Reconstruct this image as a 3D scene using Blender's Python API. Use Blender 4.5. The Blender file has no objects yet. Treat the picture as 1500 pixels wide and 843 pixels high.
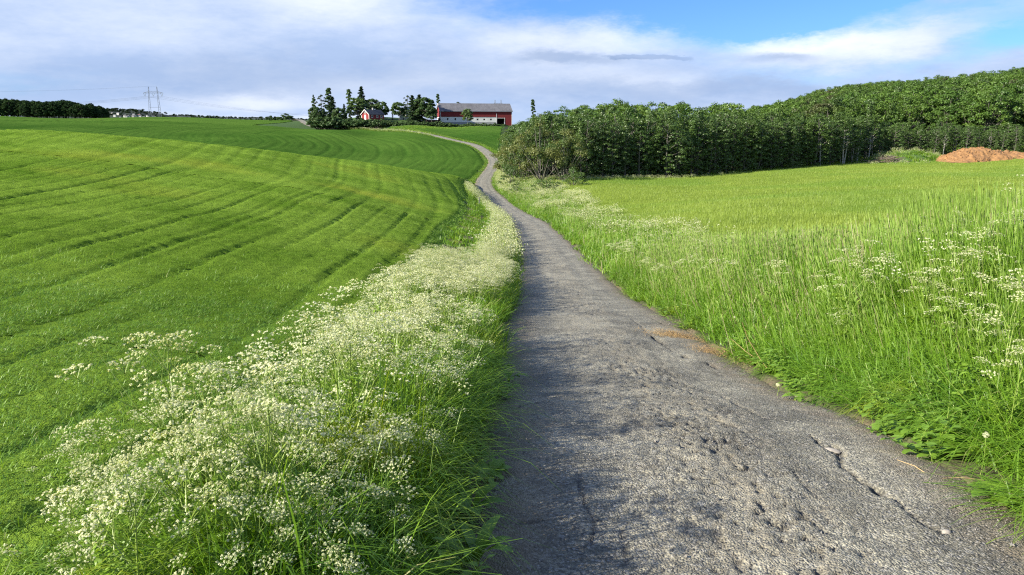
import bpy, math, random, time
import numpy as np
T0 = time.time()
random.seed(7)
rng = np.random.default_rng(11)
scene = bpy.context.scene
COL = scene.collection

# ------------------------------------------------------------------ camera
F = 1091.0                        # focal length in photo pixels (photo 1500 x 843)
PITCH = math.atan(231.5 / F)
cam_d = bpy.data.cameras.new('camera')
cam_d.sensor_width = 36.0
cam_d.lens = F / 1500.0 * 36.0
cam_d.clip_start = 0.05
cam_d.clip_end = 30000.0
cam = bpy.data.objects.new('camera', cam_d)
COL.objects.link(cam)
cam.location = (0, 0, 0)          # the eye is the origin; the road lies 1.6 m below it
cam.rotation_euler = (math.pi / 2 - PITCH, 0, 0)
scene.camera = cam

# ------------------------------------------------------------------ light
SUN_EL, SUN_AZ = math.radians(26), math.radians(180 + 66)   # azimuth clockwise from +Y: left, a little behind
SKY_STRENGTH = 0.11
SUN_STRENGTH = 5.0
EXPOSURE = 1.02
sun_vec = (math.sin(SUN_AZ) * math.cos(SUN_EL), math.cos(SUN_AZ) * math.cos(SUN_EL), math.sin(SUN_EL))
sun_d = bpy.data.lights.new('sun', 'SUN')
sun_d.energy = SUN_STRENGTH
sun_d.angle = math.radians(0.5)
sun_d.color = (1.0, 0.92, 0.77)
sun = bpy.data.objects.new('sun', sun_d)
COL.objects.link(sun)
from mathutils import Vector, Matrix, Euler
sun.rotation_euler = Vector(sun_vec).to_track_quat('Z', 'Y').to_euler()
sun.location = (-50, -30, 60)

scene.view_settings.view_transform = 'Standard'
scene.view_settings.look = 'None'
scene.view_settings.exposure = EXPOSURE
scene.view_settings.gamma = 1.0
scene.cycles.max_bounces = 6
scene.cycles.diffuse_bounces = 3
scene.cycles.glossy_bounces = 2
scene.cycles.transmission_bounces = 3
scene.cycles.transparent_max_bounces = 4
scene.cycles.caustics_reflective = False
scene.cycles.caustics_refractive = False
scene.cycles.use_denoising = False
scene.cycles.use_adaptive_sampling = False
scene.render.use_persistent_data = False
scene.cycles.filter_width = 1.2


class NT:
    """a few shortcuts for building node trees"""
    def __init__(s, tree):
        s.t = tree
    def n(s, typ, **kw):
        nd = s.t.nodes.new(typ)
        for k, v in kw.items():
            setattr(nd, k, v)
        return nd
    def put(s, sock, v):
        if v is None:
            return
        if isinstance(v, bpy.types.NodeSocket):
            s.t.links.new(v, sock)
        elif isinstance(v, (int, float)) and sock.type in ('VECTOR', 'RGBA') :
            sock.default_value = (v,) * len(sock.default_value)
        else:
            if sock.type == 'RGBA' and len(v) == 3:
                v = (*v, 1.0)
            sock.default_value = v
    def m(s, op, a, b=None, c=None, clamp=False):
        nd = s.n('ShaderNodeMath', operation=op, use_clamp=clamp)
        s.put(nd.inputs[0], a); s.put(nd.inputs[1], b); s.put(nd.inputs[2], c)
        return nd.outputs[0]
    def mix(s, f, a, b, mode='MIX'):
        nd = s.n('ShaderNodeMix', data_type='RGBA', blend_type=mode)
        s.put(nd.inputs[0], f); s.put(nd.inputs[6], a); s.put(nd.inputs[7], b)
        return nd.outputs[2]
    def ramp(s, f, a, b, lo=0.0, hi=1.0, smooth=True):
        nd = s.n('ShaderNodeMapRange', interpolation_type='SMOOTHSTEP' if smooth else 'LINEAR')
        s.put(nd.inputs[0], f); s.put(nd.inputs[1], a); s.put(nd.inputs[2], b)
        s.put(nd.inputs[3], lo); s.put(nd.inputs[4], hi)
        return nd.outputs[0]
    def noise(s, vec, scale, detail=3, rough=0.5, dist=0.0, dim='3D'):
        nd = s.n('ShaderNodeTexNoise', noise_dimensions=dim)
        s.put(nd.inputs['Vector'], vec)
        nd.inputs['Scale'].default_value = scale
        nd.inputs['Detail'].default_value = detail
        nd.inputs['Roughness'].default_value = rough
        nd.inputs['Distortion'].default_value = dist
        return nd.outputs['Fac']
    def xyz(s, x, y, z=0.0):
        nd = s.n('ShaderNodeCombineXYZ')
        s.put(nd.inputs[0], x); s.put(nd.inputs[1], y); s.put(nd.inputs[2], z)
        return nd.outputs[0]


# ------------------------------------------------------------------ sky
world = bpy.data.worlds.new('World')
scene.world = world
world.use_nodes = True
wt = world.node_tree
wt.nodes.clear()
N = NT(wt)
sky = N.n('ShaderNodeTexSky', sky_type='NISHITA')
sky.sun_disc = False
sky.sun_elevation = SUN_EL
sky.sun_rotation = SUN_AZ
sky.altitude = 100
sky.air_density = 1.0
sky.dust_density = 0.4
sky.ozone_density = 2.0
tc = N.n('ShaderNodeTexCoord').outputs['Generated']
sep = N.n('ShaderNodeSeparateXYZ')
wt.links.new(tc, sep.inputs[0])
gx, gy, gz = sep.outputs
az = N.m('ARCTAN2', gx, gy)                 # bearing in radians, 0 = up the valley
el = N.m('ARCSINE', gz)                     # height above the horizon in radians
sv = N.xyz(N.m('MULTIPLY', az, 2.2), N.m('MULTIPLY', el, 6.5))
w1 = N.m('SUBTRACT', N.noise(sv, 2.6, 7, 0.68), 0.5)
w2 = N.m('SUBTRACT', N.noise(N.xyz(N.m('ADD', N.m('MULTIPLY', az, 2.2), 7.3), N.m('MULTIPLY', el, 6.5), 3.1), 2.6, 7, 0.68), 0.5)
azw = N.m('MULTIPLY_ADD', w1, 0.22, az)
elw = N.m('MULTIPLY_ADD', w2, 0.075, el)
azf = N.m('MULTIPLY_ADD', w1, 0.09, az)
elf = N.m('MULTIPLY_ADD', w2, 0.035, el)


def blob(px, py, wx, wy, tilt=0.0, fine=False):
    """a soft cloud or gap at one bearing and height of the sky (widths in photo pixels)"""
    a0, e0 = math.atan((px - 750) / F), (190 - py) / F
    A, E = (azf, elf) if fine else (azw, elw)
    da, de = N.m('SUBTRACT', A, a0), N.m('SUBTRACT', E, e0)
    c, s_ = math.cos(tilt), math.sin(tilt)
    u = N.m('DIVIDE', N.m('ADD', N.m('MULTIPLY', da, c), N.m('MULTIPLY', de, s_)), wx / F)
    v = N.m('DIVIDE', N.m('SUBTRACT', N.m('MULTIPLY', de, c), N.m('MULTIPLY', da, s_)), wy / F)
    r2 = N.m('ADD', N.m('MULTIPLY', u, u), N.m('MULTIPLY', v, v))
    return N.m('EXPONENT', N.m('MULTIPLY', r2, -1.0))


def addf(*xs):
    r = xs[0]
    for x in xs[1:]:
        r = N.m('ADD', r, x)
    return r


# far from the frame the cover is broken cloud of the same kind
cover_n = N.noise(sv, 1.1, 7, 0.6)
gaps = addf(N.m('MULTIPLY', blob(1000, 4, 330, 52, -0.03), 1.6),
            N.m('MULTIPLY', blob(1205, 30, 180, 36, 0.15), 1.25),
            N.m('MULTIPLY', blob(1490, 76, 130, 22, 0.2), 0.75),
            N.m('MULTIPLY', blob(20, 130, 150, 20, 0.0), 0.38),
            N.m('MULTIPLY', blob(1180, 118, 180, 14, 0.0), 0.28))
wisps = addf(N.m('MULTIPLY', blob(1310, 24, 42, 4, 0.02, True), 0.8),
             N.m('MULTIPLY', blob(1400, 22, 150, 13, 0.22), 0.75),
             N.m('MULTIPLY', blob(880, 2, 120, 12, 0.0), 0.6))
# overhead and towards the sun the cloud breaks up: the land is in full sun
opening = N.m('MULTIPLY', N.ramp(el, 0.22, 0.60), 0.62)
cover = N.m('ADD', N.m('SUBTRACT', N.m('SUBTRACT', N.m('MULTIPLY_ADD', N.m('SUBTRACT', cover_n, 0.5), 1.3, 0.92), gaps), opening), wisps, clamp=True)
cover = N.ramp(cover, 0.0, 0.85)
# cloud body: lilac grey, brighter high up and in the heaps, bluer towards the base
n3 = N.noise(sv, 2.4, 6, 0.6)
bright = addf(N.m('MULTIPLY', blob(1130, 74, 66, 17, 0.0, True), 1.15),
              N.m('MULTIPLY', blob(1290, 80, 170, 24, 0.12), 0.5),
              N.m('MULTIPLY', blob(960, 62, 220, 22, 0.05), 0.75),
              N.m('MULTIPLY', blob(560, 20, 260, 30, 0.05), 0.45),
              N.m('MULTIPLY', blob(395, 152, 75, 10, 0.0, True), 0.6),
              N.m('MULTIPLY', blob(930, 122, 70, 9, 0.0, True), 0.35),
              N.m('MULTIPLY', blob(330, 175, 260, 5, 0.0, True), 0.55),
              N.m('MULTIPLY', blob(700, 118, 260, 15, 0.05), 0.3),
              N.m('MULTIPLY', N.m('SUBTRACT', n3, 0.5), 1.35))
nf = N.noise(N.xyz(N.m('MULTIPLY', az, 7.0), N.m('MULTIPLY', el, 24.0), 1.7), 3.2, 8, 0.70)


def crisp(b, lo, hi, amp=0.9):
    """a cloudlet with a ragged but definite edge"""
    return N.ramp(N.m('MULTIPLY_ADD', N.m('SUBTRACT', nf, 0.5), amp, b), lo, hi)


dark = addf(N.m('MULTIPLY', crisp(blob(825, 93, 85, 11, -0.02, True), 0.22, 0.95), 0.52),
            N.m('MULTIPLY', crisp(blob(935, 93, 70, 5, -0.06, True), 0.40, 0.7), 0.55),
            N.m('MULTIPLY', blob(1130, 97, 55, 5, 0.0, True), 0.6),
            N.m('MULTIPLY', blob(420, 120, 360, 30, 0.03), 0.45),
            N.m('MULTIPLY', blob(1000, 138, 300, 20, 0.0), 0.45))
CS = 0.88 / SKY_STRENGTH
base_c = tuple(c * CS for c in (0.275, 0.360, 0.53))
brt_c = tuple(c * CS for c in (0.60, 0.63, 0.69))
drk_c = tuple(c * CS for c in (0.175, 0.245, 0.39))
cc = N.mix(N.m('ADD', N.m('MULTIPLY_ADD', N.m('SUBTRACT', nf, 0.5), 0.35, bright), 0.12, clamp=True), base_c, brt_c)
cc = N.mix(N.m('MULTIPLY', dark, 1.0, clamp=True), cc, drk_c)
blue = N.mix(1.0, sky.outputs[0], (0.30, 0.49, 0.90), 'MULTIPLY')
col = N.mix(cover, blue, cc)
bg = N.n('ShaderNodeBackground')
bg.inputs['Strength'].default_value = SKY_STRENGTH
wt.links.new(col, bg.inputs['Color'])
wo = N.n('ShaderNodeOutputWorld')
wt.links.new(bg.outputs[0], wo.inputs[0])

# ------------------------------------------------------------------ measuring the place
CP, SP = math.cos(PITCH), math.sin(PITCH)


def ray(px, py):
    """unit-Y view ray through a photo pixel: (dx, dz) per metre of Y"""
    v = (421.5 - np.asarray(py, float)) / F
    u = (np.asarray(px, float) - 750) / F
    y = CP + v * SP
    return u / y, (v * CP - SP) / y


def W(px, py, Y):
    a, b = ray(px, py)
    return (float(a * Y), float(Y), float(b * Y))


ROADW = 3.1
# left edge, right edge, row, all measured on the photograph
near_edges = [(700, 1590, 843), (710, 1500, 763), (735, 1315, 637), (742, 1126, 563), (745, 1039, 505), (747, 1000, 479),
              (757, 952, 451), (762, 915, 430), (762, 884, 403), (761, 865, 384), (759, 845, 365), (756, 824, 346), (748, 801, 327),
              (729, 771, 312)]
road_c = [(1.55, -30.0, 3.2), (1.2, -12.0, 0.4), (1.15, -4.0, -0.95), (1.1, 0.0, -1.6)]
for l, r, y in near_edges:
    D = ROADW * F / (r - l)
    v = (421.5 - y) / F
    road_c.append(W((l + r) / 2, y, D * (CP + v * SP)))
for x, y, D in [(735.5, 301, 97), (725, 291, 109), (713, 280, 121), (709, 270, 138), (714, 256, 172), (721, 246, 192), (724, 238, 206),
                (720, 230, 219), (711, 222, 236), (695, 213, 256), (662, 205, 280), (632, 198, 302), (610, 194, 316)]:
    road_c.append(W(x, y, D))
road_c += [W(560, 190, 342), W(515, 190, 356), W(480, 189, 366), W(460, 186, 380), W(447, 180, 402), W(441, 176.5, 430)]
road_c.append((-150.0, 520.0, 6.0))
road_c = np.array(road_c)


def smooth_line(P, step_rel=0.02, n=4000):
    d = np.r_[0, np.cumsum(np.hypot(*np.diff(P[:, :2], axis=0).T))]
    t = np.linspace(0, d[-1], n)
    # Catmull-Rom through the points
    m = np.gradient(P, d, axis=0)
    i = np.clip(np.searchsorted(d, t, 'right') - 1, 0, len(d) - 2)
    h = (d[i + 1] - d[i])[:, None]
    s = ((t - d[i]) / h[:, 0])[:, None]
    return ((2 * s**3 - 3 * s**2 + 1) * P[i] + (s**3 - 2 * s**2 + s) * h * m[i] + (-2 * s**3 + 3 * s**2) * P[i + 1] + (s**3 - s**2) * h * m[i + 1]), t


road_s, road_t = smooth_line(road_c, n=2400)      # about 0.23 m apart
k = np.ones(9) / 9
for c in range(3):
    road_s[4:-4, c] = np.convolve(road_s[:, c], k, 'valid')

ctrl = [tuple(p) for p in road_s[::22]]
for px, py, Y in [
        # near left field and its crest
        (0, 600, 6.2), (0, 450, 11), (150, 500, 9.5), (0, 333, 20), (0, 255, 36), (0, 215, 50), (0, 193.5, 64), (120, 199, 70), (250, 210, 78),
        (300, 400, 16.5), (300, 300, 33), (300, 250, 52), (375, 222, 86),
        (500, 400, 19), (500, 300, 41), (500, 260, 68), (500, 236.5, 98), (600, 250, 112), (420, 330, 29), (600, 400, 21),
        (650, 330, 47), (640, 290, 70), (650, 270, 95), (665, 259, 124), (690, 264, 128),
        # field across the hollow
        (500, 243, 185), (600, 252, 172), (680, 252, 178), (300, 214, 210), (400, 222, 205), (300, 206, 240), (400, 202, 262), (500, 215, 245), (500, 200, 285),
        (500, 190.5, 325), (430, 193, 315), (360, 196.5, 290), (600, 189.5, 318), (600, 205, 270), (650, 225, 225), (600, 230, 220), (560, 188.5, 330),
        # far left field
        (0, 191, 260), (130, 198, 245), (250, 209, 235), (0, 182, 310), (0, 171, 430), (200, 172.5, 430), (200, 186, 300), (330, 176, 425), (330, 188, 320), (420, 178, 420), (405, 186, 345),
        # farm plateau and the field in front of the barn
        (530, 175.5, 365), (480, 180, 365), (600, 179, 362), (650, 184, 365), (745, 184.5, 372), (700, 186, 345), (740, 190, 320), (700, 200, 288), (735, 212, 262), (560, 172, 400), (700, 180, 410),
        # right field, wood edge, hillside
        (840, 287, 96), (1000, 290, 88), (1000, 350, 37), (1100, 310, 55), (1200, 300, 60), (1500, 295, 58), (1350, 260, 105), (850, 266, 125), (760, 268, 128),
        (1000, 263, 135), (1100, 254, 146), (1200, 246, 156), (1300, 239, 168), (1500, 240, 150), (1430, 238, 162), (1100, 235, 200),
        (800, 240, 180), (800, 215, 240), (900, 200, 300), (1000, 205, 260),
        (1150, 180, 420), (1300, 155, 420), (1500, 138, 420), (1500, 172, 290), (1400, 185, 245), (1500, 205, 205), (1300, 188, 280), (1200, 205, 270), (1650, 133, 380), (1700, 220, 170), (1800, 260, 90)]:
    ctrl.append(W(px, py, Y))
ctrl += [  # hollows behind the near crest, and ground beside and behind the viewer
    (-75, 100, -3.5), (-52, 112, -6.0), (-28, 140, -9.5), (-110, 140, -4.5), (-60, 165, -8.0), (-95, 195, -5.0), (-22, 150, -10.3), (-140, 180, -2.5),
    (-60, 40, -1.0), (-45, 20, -2.0), (-120, 60, 1.0), (-20, 0, -1.8), (-6, 3, -2.1), (-10, -12, -0.8), (-40, -30, 0.5), (0, -60, 6),
    (-2.2, 6, -2.55), (-3, 12, -3.35), (-2.6, 3.5, -2.2),
    (3.6, 3.4, -1.80), (4.2, 4.8, -1.85), (5.0, 6, -1.76), (6.0, 9, -1.82), (6.4, 12.5, -2.45), (6.8, 18.7, -3.4), (8.5, 16, -3.1), (12, 26, -4.5), (11, 12, -2.7), (5, 0, -1.15), (8, -8, -0.4), (20, 5, -1.9), (20, 15, -3.2), (40, 20, -3.4), (30, -20, 0.5), (80, 40, -4.0), (110, 100, -5.5),
    (-200, 470, 7), (-60, 470, 6), (60, 470, 5), (-350, 400, 9), (-300, 250, 4), (250, 420, 14), (330, 300, 20), (200, 560, 14), (0, 700, 0), (-400, 700, 0), (400, 700, 10), (-600, 200, 8), (-300, 0, 6), (300, 0, 2), (0, -300, 12), (300, -250, 10), (-300, -250, 10)]
ctrl = np.array(ctrl, float)
# thin out control points that nearly coincide
keep = []
for i, p in enumerate(ctrl):
    if all(np.hypot(*(p[:2] - ctrl[j][:2])) > 0.02 * (3 + np.hypot(*p[:2])) for j in keep):
        keep.append(i)
ctrl = ctrl[keep]


def warp(X, Y):
    R = np.hypot(X, Y) + 1e-9
    s = np.log1p(R / 12.0) / R
    return X * s, Y * s


cu, cv = warp(ctrl[:, 0], ctrl[:, 1])
CC = 0.10
A_ = np.sqrt((cu[:, None] - cu)**2 + (cv[:, None] - cv)**2 + CC * CC)
nC = len(ctrl)
M_ = np.zeros((nC + 3, nC + 3))
M_[:nC, :nC] = A_ - 0.004 * np.eye(nC)
M_[:nC, nC] = 1; M_[:nC, nC + 1] = cu; M_[:nC, nC + 2] = cv
M_[nC:, :nC] = M_[:nC, nC:].T
coef = np.linalg.solve(M_, np.r_[ctrl[:, 2], 0, 0, 0])


def rbf(X, Y):
    X = np.asarray(X, float); Y = np.asarray(Y, float)
    sh = X.shape
    u, v = warp(X.ravel(), Y.ravel())
    out = np.empty(u.size)
    for i in range(0, u.size, 40000):
        a, b = u[i:i + 40000, None], v[i:i + 40000, None]
        out[i:i + 40000] = np.sqrt((a - cu)**2 + (b - cv)**2 + CC * CC) @ coef[:nC] + coef[nC] + coef[nC + 1] * a[:, 0] + coef[nC + 2] * b[:, 0]
    return out.reshape(sh)


def vnoise(X, Y, seed=0):
    """value noise, -1..1"""
    xi = np.floor(X).astype(np.int64); yi = np.floor(Y).astype(np.int64)
    fx = X - xi; fy = Y - yi
    fx = fx * fx * (3 - 2 * fx); fy = fy * fy * (3 - 2 * fy)
    def h(a, b):
        n = (a * 374761393 + b * 668265263 + seed * 974634777) & 0xffffffff
        n = ((n ^ (n >> 13)) * 1274126177) & 0xffffffff
        return ((n ^ (n >> 16)) & 0xffff) / 32767.5 - 1
    return (h(xi, yi) * (1 - fx) + h(xi + 1, yi) * fx) * (1 - fy) + (h(xi, yi + 1) * (1 - fx) + h(xi + 1, yi + 1) * fx) * fy


def fbm(X, Y, oct=4, seed=0, gain=0.5):
    X = np.asarray(X, float); Y = np.asarray(Y, float)
    r = 0; a = 1.0; tot = 0
    for o in range(oct):
        r = r + a * vnoise(X * 2**o + 17.3 * o, Y * 2**o - 9.1 * o, seed + o)
        tot += a; a *= gain
    return r / tot


# the road's own line, coarse for distances
rc = road_s[::8]
seg_a, seg_b = rc[:-1], rc[1:]


def road_dist(X, Y):
    """signed distance from the road's centre line (negative on the left), and the position along it"""
    X = np.asarray(X, float); Y = np.asarray(Y, float)
    sh = X.shape; x = X.ravel(); y = Y.ravel()
    best = np.full(x.size, 1e9); side = np.ones(x.size); pos = np.zeros(x.size)
    for i in range(0, x.size, 20000):
        xs = x[i:i + 20000, None]; ys = y[i:i + 20000, None]
        ax, ay = seg_a[:, 0], seg_a[:, 1]
        dx, dy = seg_b[:, 0] - ax, seg_b[:, 1] - ay
        L2 = dx * dx + dy * dy
        t = np.clip(((xs - ax) * dx + (ys - ay) * dy) / L2, 0, 1)
        ex = xs - ax - t * dx; ey = ys - ay - t * dy
        d2 = ex * ex + ey * ey
        j = d2.argmin(1); r = np.arange(len(j))
        best[i:i + 20000] = np.sqrt(d2[r, j])
        side[i:i + 20000] = np.where(dx[j] * ey[r, j] - dy[j] * ex[r, j] > 0, -1, 1)
        pos[i:i + 20000] = (j + t[r, j])
    return (best * side).reshape(sh), pos.reshape(sh)


def road_z(pos):
    i = np.clip(pos.astype(int), 0, len(rc) - 2)
    f = pos - i
    return rc[i, 2] * (1 - f) + rc[i + 1, 2] * f


def height(X, Y, d=None, pos=None):
    """ground height; the road bed is sunk a little so that the road surface lies on it"""
    X = np.asarray(X, float); Y = np.asarray(Y, float)
    z = rbf(X, Y)
    if d is None:
        d, pos = road_dist(X, Y)
    ad = np.abs(d)
    w = np.clip(1 - (ad - ROADW / 2 - 0.15) / 2.5, 0, 1); w = w * w * (3 - 2 * w)
    z = z * (1 - w) + road_z(pos) * w
    R = np.hypot(X, Y)
    z = z + 0.05 * fbm(X * 0.35, Y * 0.35, 3, 5) * (1 - w) * np.clip(R / 20, 0.5, 1)
    # a shallow ditch and berm along the left side, a low bank on the right
    z = z - 0.10 * np.exp(-((d + 2.15) / 0.35)**2) * (R < 300)
    return z


def Hh(x, y):
    return float(height(np.array([x]), np.array([y]))[0])


def hit(px, py, zoff=0.0, ymin=2.0, ymax=600):
    """where the view ray through a photo pixel meets the ground"""
    a, b = ray(px, py)
    Y = np.geomspace(ymin, ymax, 900)
    z = height(a * Y, Y) + zoff
    below = b * Y < z
    i = int(np.argmax(below)) if below.any() else len(Y) - 1
    if i > 0:
        g0 = b * Y[i - 1] - z[i - 1]; g1 = b * Y[i] - z[i]
        t = g0 / (g0 - g1 + 1e-12)
        y = Y[i - 1] + t * (Y[i] - Y[i - 1])
    else:
        y = Y[0]
    x = float(a * y)
    return x, float(y), Hh(x, y)

# ------------------------------------------------------------------ materials


def new_mat(name):
    m = bpy.data.materials.new(name)
    m.use_nodes = True
    m.node_tree.nodes.clear()
    return m, NT(m.node_tree)


def finish(m, N, shader, disp=None):
    o = N.n('ShaderNodeOutputMaterial')
    m.node_tree.links.new(shader, o.inputs[0])
    return m


def leaf_mat(name, a, b, c=None, trans=0.35, nscale=0.25, gloss=0.06, val_attr=True, big=None, rough=0.5):
    """leaf: colour varies from piece to piece (attribute v), from plant to plant and over the land"""
    m, N = new_mat(name)
    pos = N.n('ShaderNodeNewGeometry').outputs['Position']
    rnd = N.n('ShaderNodeObjectInfo').outputs['Random']
    att = N.n('ShaderNodeAttribute', attribute_name='v').outputs['Fac']
    nz = N.noise(pos, nscale, 3, 0.6)
    f = N.m('ADD', N.m('ADD', N.m('MULTIPLY', att, 0.45), N.m('MULTIPLY', rnd, 0.25)), N.m('MULTIPLY', N.m('SUBTRACT', nz, 0.5), 1.1), clamp=False)
    f = N.m('ADD', f, 0.12, clamp=True)
    col = N.mix(f, a, b)
    if c is not None:
        col = N.mix(N.ramp(att, 0.88, 0.97), col, c)
    if big is not None:
        bc, sc, lo, hi = big
        col = N.mix(N.ramp(N.noise(pos, sc, 2, 0.5), lo, hi), col, bc)
    dif = N.n('ShaderNodeBsdfDiffuse'); N.put(dif.inputs['Color'], col)
    tr = N.n('ShaderNodeBsdfTranslucent')
    tcol = N.mix(1.0, col, (1.25, 1.15, 0.5), 'MULTIPLY')
    N.put(tr.inputs['Color'], tcol)
    mx = N.n('ShaderNodeMixShader'); mx.inputs[0].default_value = trans
    m.node_tree.links.new(dif.outputs[0], mx.inputs[1]); m.node_tree.links.new(tr.outputs[0], mx.inputs[2])
    out = mx.outputs[0]
    if gloss > 0:
        gl = N.n('ShaderNodeBsdfGlossy'); gl.inputs['Roughness'].default_value = rough
        m2 = N.n('ShaderNodeMixShader'); m2.inputs[0].default_value = gloss
        m.node_tree.links.new(out, m2.inputs[1]); m.node_tree.links.new(gl.outputs[0], m2.inputs[2])
        out = m2.outputs[0]
    return finish(m, N, out)


def flat_mat(name, a, b=None, scale=3.0, rough=0.8, bump=0.0, bscale=20, stretch=None, metal=0.0):
    m, N = new_mat(name)
    co = N.n('ShaderNodeTexCoord').outputs['Object']
    if stretch:
        mp = N.n('ShaderNodeMapping'); mp.inputs['Scale'].default_value = stretch
        m.node_tree.links.new(co, mp.inputs[0]); co = mp.outputs[0]
    bs = N.n('ShaderNodeBsdfPrincipled')
    col = a
    if b is not None:
        col = N.mix(N.ramp(N.noise(co, scale, 5, 0.65), 0.3, 0.7), a, b)
    N.put(bs.inputs['Base Color'], col)
    bs.inputs['Roughness'].default_value = rough
    bs.inputs['Metallic'].default_value = metal
    if bump:
        bp = N.n('ShaderNodeBump'); bp.inputs['Strength'].default_value = bump
        m.node_tree.links.new(N.noise(co, bscale, 4, 0.6), bp.inputs['Height'])
        m.node_tree.links.new(bp.outputs[0], bs.inputs['Normal'])
    return finish(m, N, bs.outputs[0])


# ------------------------------------------------------------------ mesh helpers
def np_mesh(name, V, faces, mats, midx=None, vals=None, smooth=False):
    """V (n,3); faces: list of (k,3) / (k,4) int arrays; midx: list of material indices per face array (int or array)"""
    me = bpy.data.meshes.new(name)
    V = np.asarray(V, np.float32)
    me.vertices.add(len(V)); me.vertices.foreach_set('co', V.ravel())
    faces = [np.asarray(f, np.int32) for f in faces]
    nl = sum(f.size for f in faces); nf = sum(len(f) for f in faces)
    me.loops.add(nl); me.polygons.add(nf)
    me.loops.foreach_set('vertex_index', np.concatenate([f.ravel() for f in faces]))
    sizes = np.concatenate([np.full(len(f), f.shape[1], np.int32) for f in faces])
    me.polygons.foreach_set('loop_start', np.r_[0, np.cumsum(sizes)[:-1]].astype(np.int32))
    if midx is not None:
        mi = np.concatenate([np.broadcast_to(np.asarray(q, np.int32), (len(f),)) for q, f in zip(midx, faces)])
        me.polygons.foreach_set('material_index', mi)
    me.polygons.foreach_set('use_smooth', np.full(nf, bool(smooth)))
    for m in (mats if isinstance(mats, (list, tuple)) else [mats]):
        me.materials.append(m)
    if vals is not None:
        at = me.attributes.new('v', 'FLOAT', 'POINT'); at.data.foreach_set('value', np.asarray(vals, np.float32))
    me.update(calc_edges=True)
    return me


class Geo:
    """collects pieces of one mesh"""
    def __init__(s):
        s.V = []; s.Q = []; s.T = []; s.qm = []; s.tm = []; s.val = []; s.n = 0
    def add(s, V, quads=None, tris=None, mat=0, val=0.5):
        V = np.asarray(V, float).reshape(-1, 3)
        if quads is not None and len(quads):
            q = np.asarray(quads, int).reshape(-1, 4) + s.n; s.Q.append(q); s.qm.append(np.full(len(q), mat))
        if tris is not None and len(tris):
            t = np.asarray(tris, int).reshape(-1, 3) + s.n; s.T.append(t); s.tm.append(np.full(len(t), mat))
        s.V.append(V); s.val.append(np.broadcast_to(np.asarray(val, float), (len(V),))); s.n += len(V)
        return s
    def box(s, lo, hi, mat=0, val=0.5):
        x0, y0, z0 = lo; x1, y1, z1 = hi
        V = [(x0, y0, z0), (x1, y0, z0), (x1, y1, z0), (x0, y1, z0), (x0, y0, z1), (x1, y0, z1), (x1, y1, z1), (x0, y1, z1)]
        return s.add(V, quads=[(0, 3, 2, 1), (4, 5, 6, 7), (0, 1, 5, 4), (1, 2, 6, 5), (2, 3, 7, 6), (3, 0, 4, 7)], mat=mat, val=val)
    def tube(s, P, R, n=6, mat=0, val=0.5, cap=True):
        P = np.asarray(P, float); R = np.broadcast_to(np.asarray(R, float), (len(P),))
        T = np.gradient(P, axis=0); T /= np.linalg.norm(T, axis=1)[:, None] + 1e-9
        up = np.array([0, 0, 1.0]) if abs(T[0, 2]) < 0.9 else np.array([1.0, 0, 0])
        rings = []
        for p, t, r in zip(P, T, R):
            a = np.cross(up, t); a /= np.linalg.norm(a) + 1e-9; b = np.cross(t, a)
            th = np.arange(n) * 2 * np.pi / n
            rings.append(p + r * (np.cos(th)[:, None] * a + np.sin(th)[:, None] * b)); up = b
        V = np.concatenate(rings)
        Q = [(i * n + j, i * n + (j + 1) % n, (i + 1) * n + (j + 1) % n, (i + 1) * n + j) for i in range(len(P) - 1) for j in range(n)]
        T_ = []
        if cap:
            V = np.vstack([V, P[0], P[-1]]); c0, c1 = len(V) - 2, len(V) - 1; e = (len(P) - 1) * n
            T_ = [(c0, (j + 1) % n, j) for j in range(n)] + [(c1, e + j, e + (j + 1) % n) for j in range(n)]
        return s.add(V, quads=Q, tris=T_, mat=mat, val=val)
    def mesh(s, name, mats, smooth=False):
        V = np.concatenate(s.V); f = []; mi = []
        if s.Q: f.append(np.concatenate(s.Q)); mi.append(np.concatenate(s.qm))
        if s.T: f.append(np.concatenate(s.T)); mi.append(np.concatenate(s.tm))
        return np_mesh(name, V, f, mats, mi, np.concatenate(s.val), smooth)


def quads_cloud(C, Nn, size, r, aspect=1.0, fold=False):
    """one leaf-like quad at every centre C with normal Nn"""
    n = len(C)
    Nn = Nn / (np.linalg.norm(Nn, axis=1)[:, None] + 1e-9)
    a = np.cross(Nn, r.normal(size=(n, 3))); a /= np.linalg.norm(a, axis=1)[:, None] + 1e-9
    b = np.cross(Nn, a)
    s = np.broadcast_to(np.asarray(size, float), (n,))[:, None] / 2
    V = np.stack([C - a * s, C - b * s * aspect, C + a * s, C + b * s * aspect], 1).reshape(-1, 3)
    Q = np.arange(4 * n).reshape(n, 4)
    return V, Q


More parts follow.
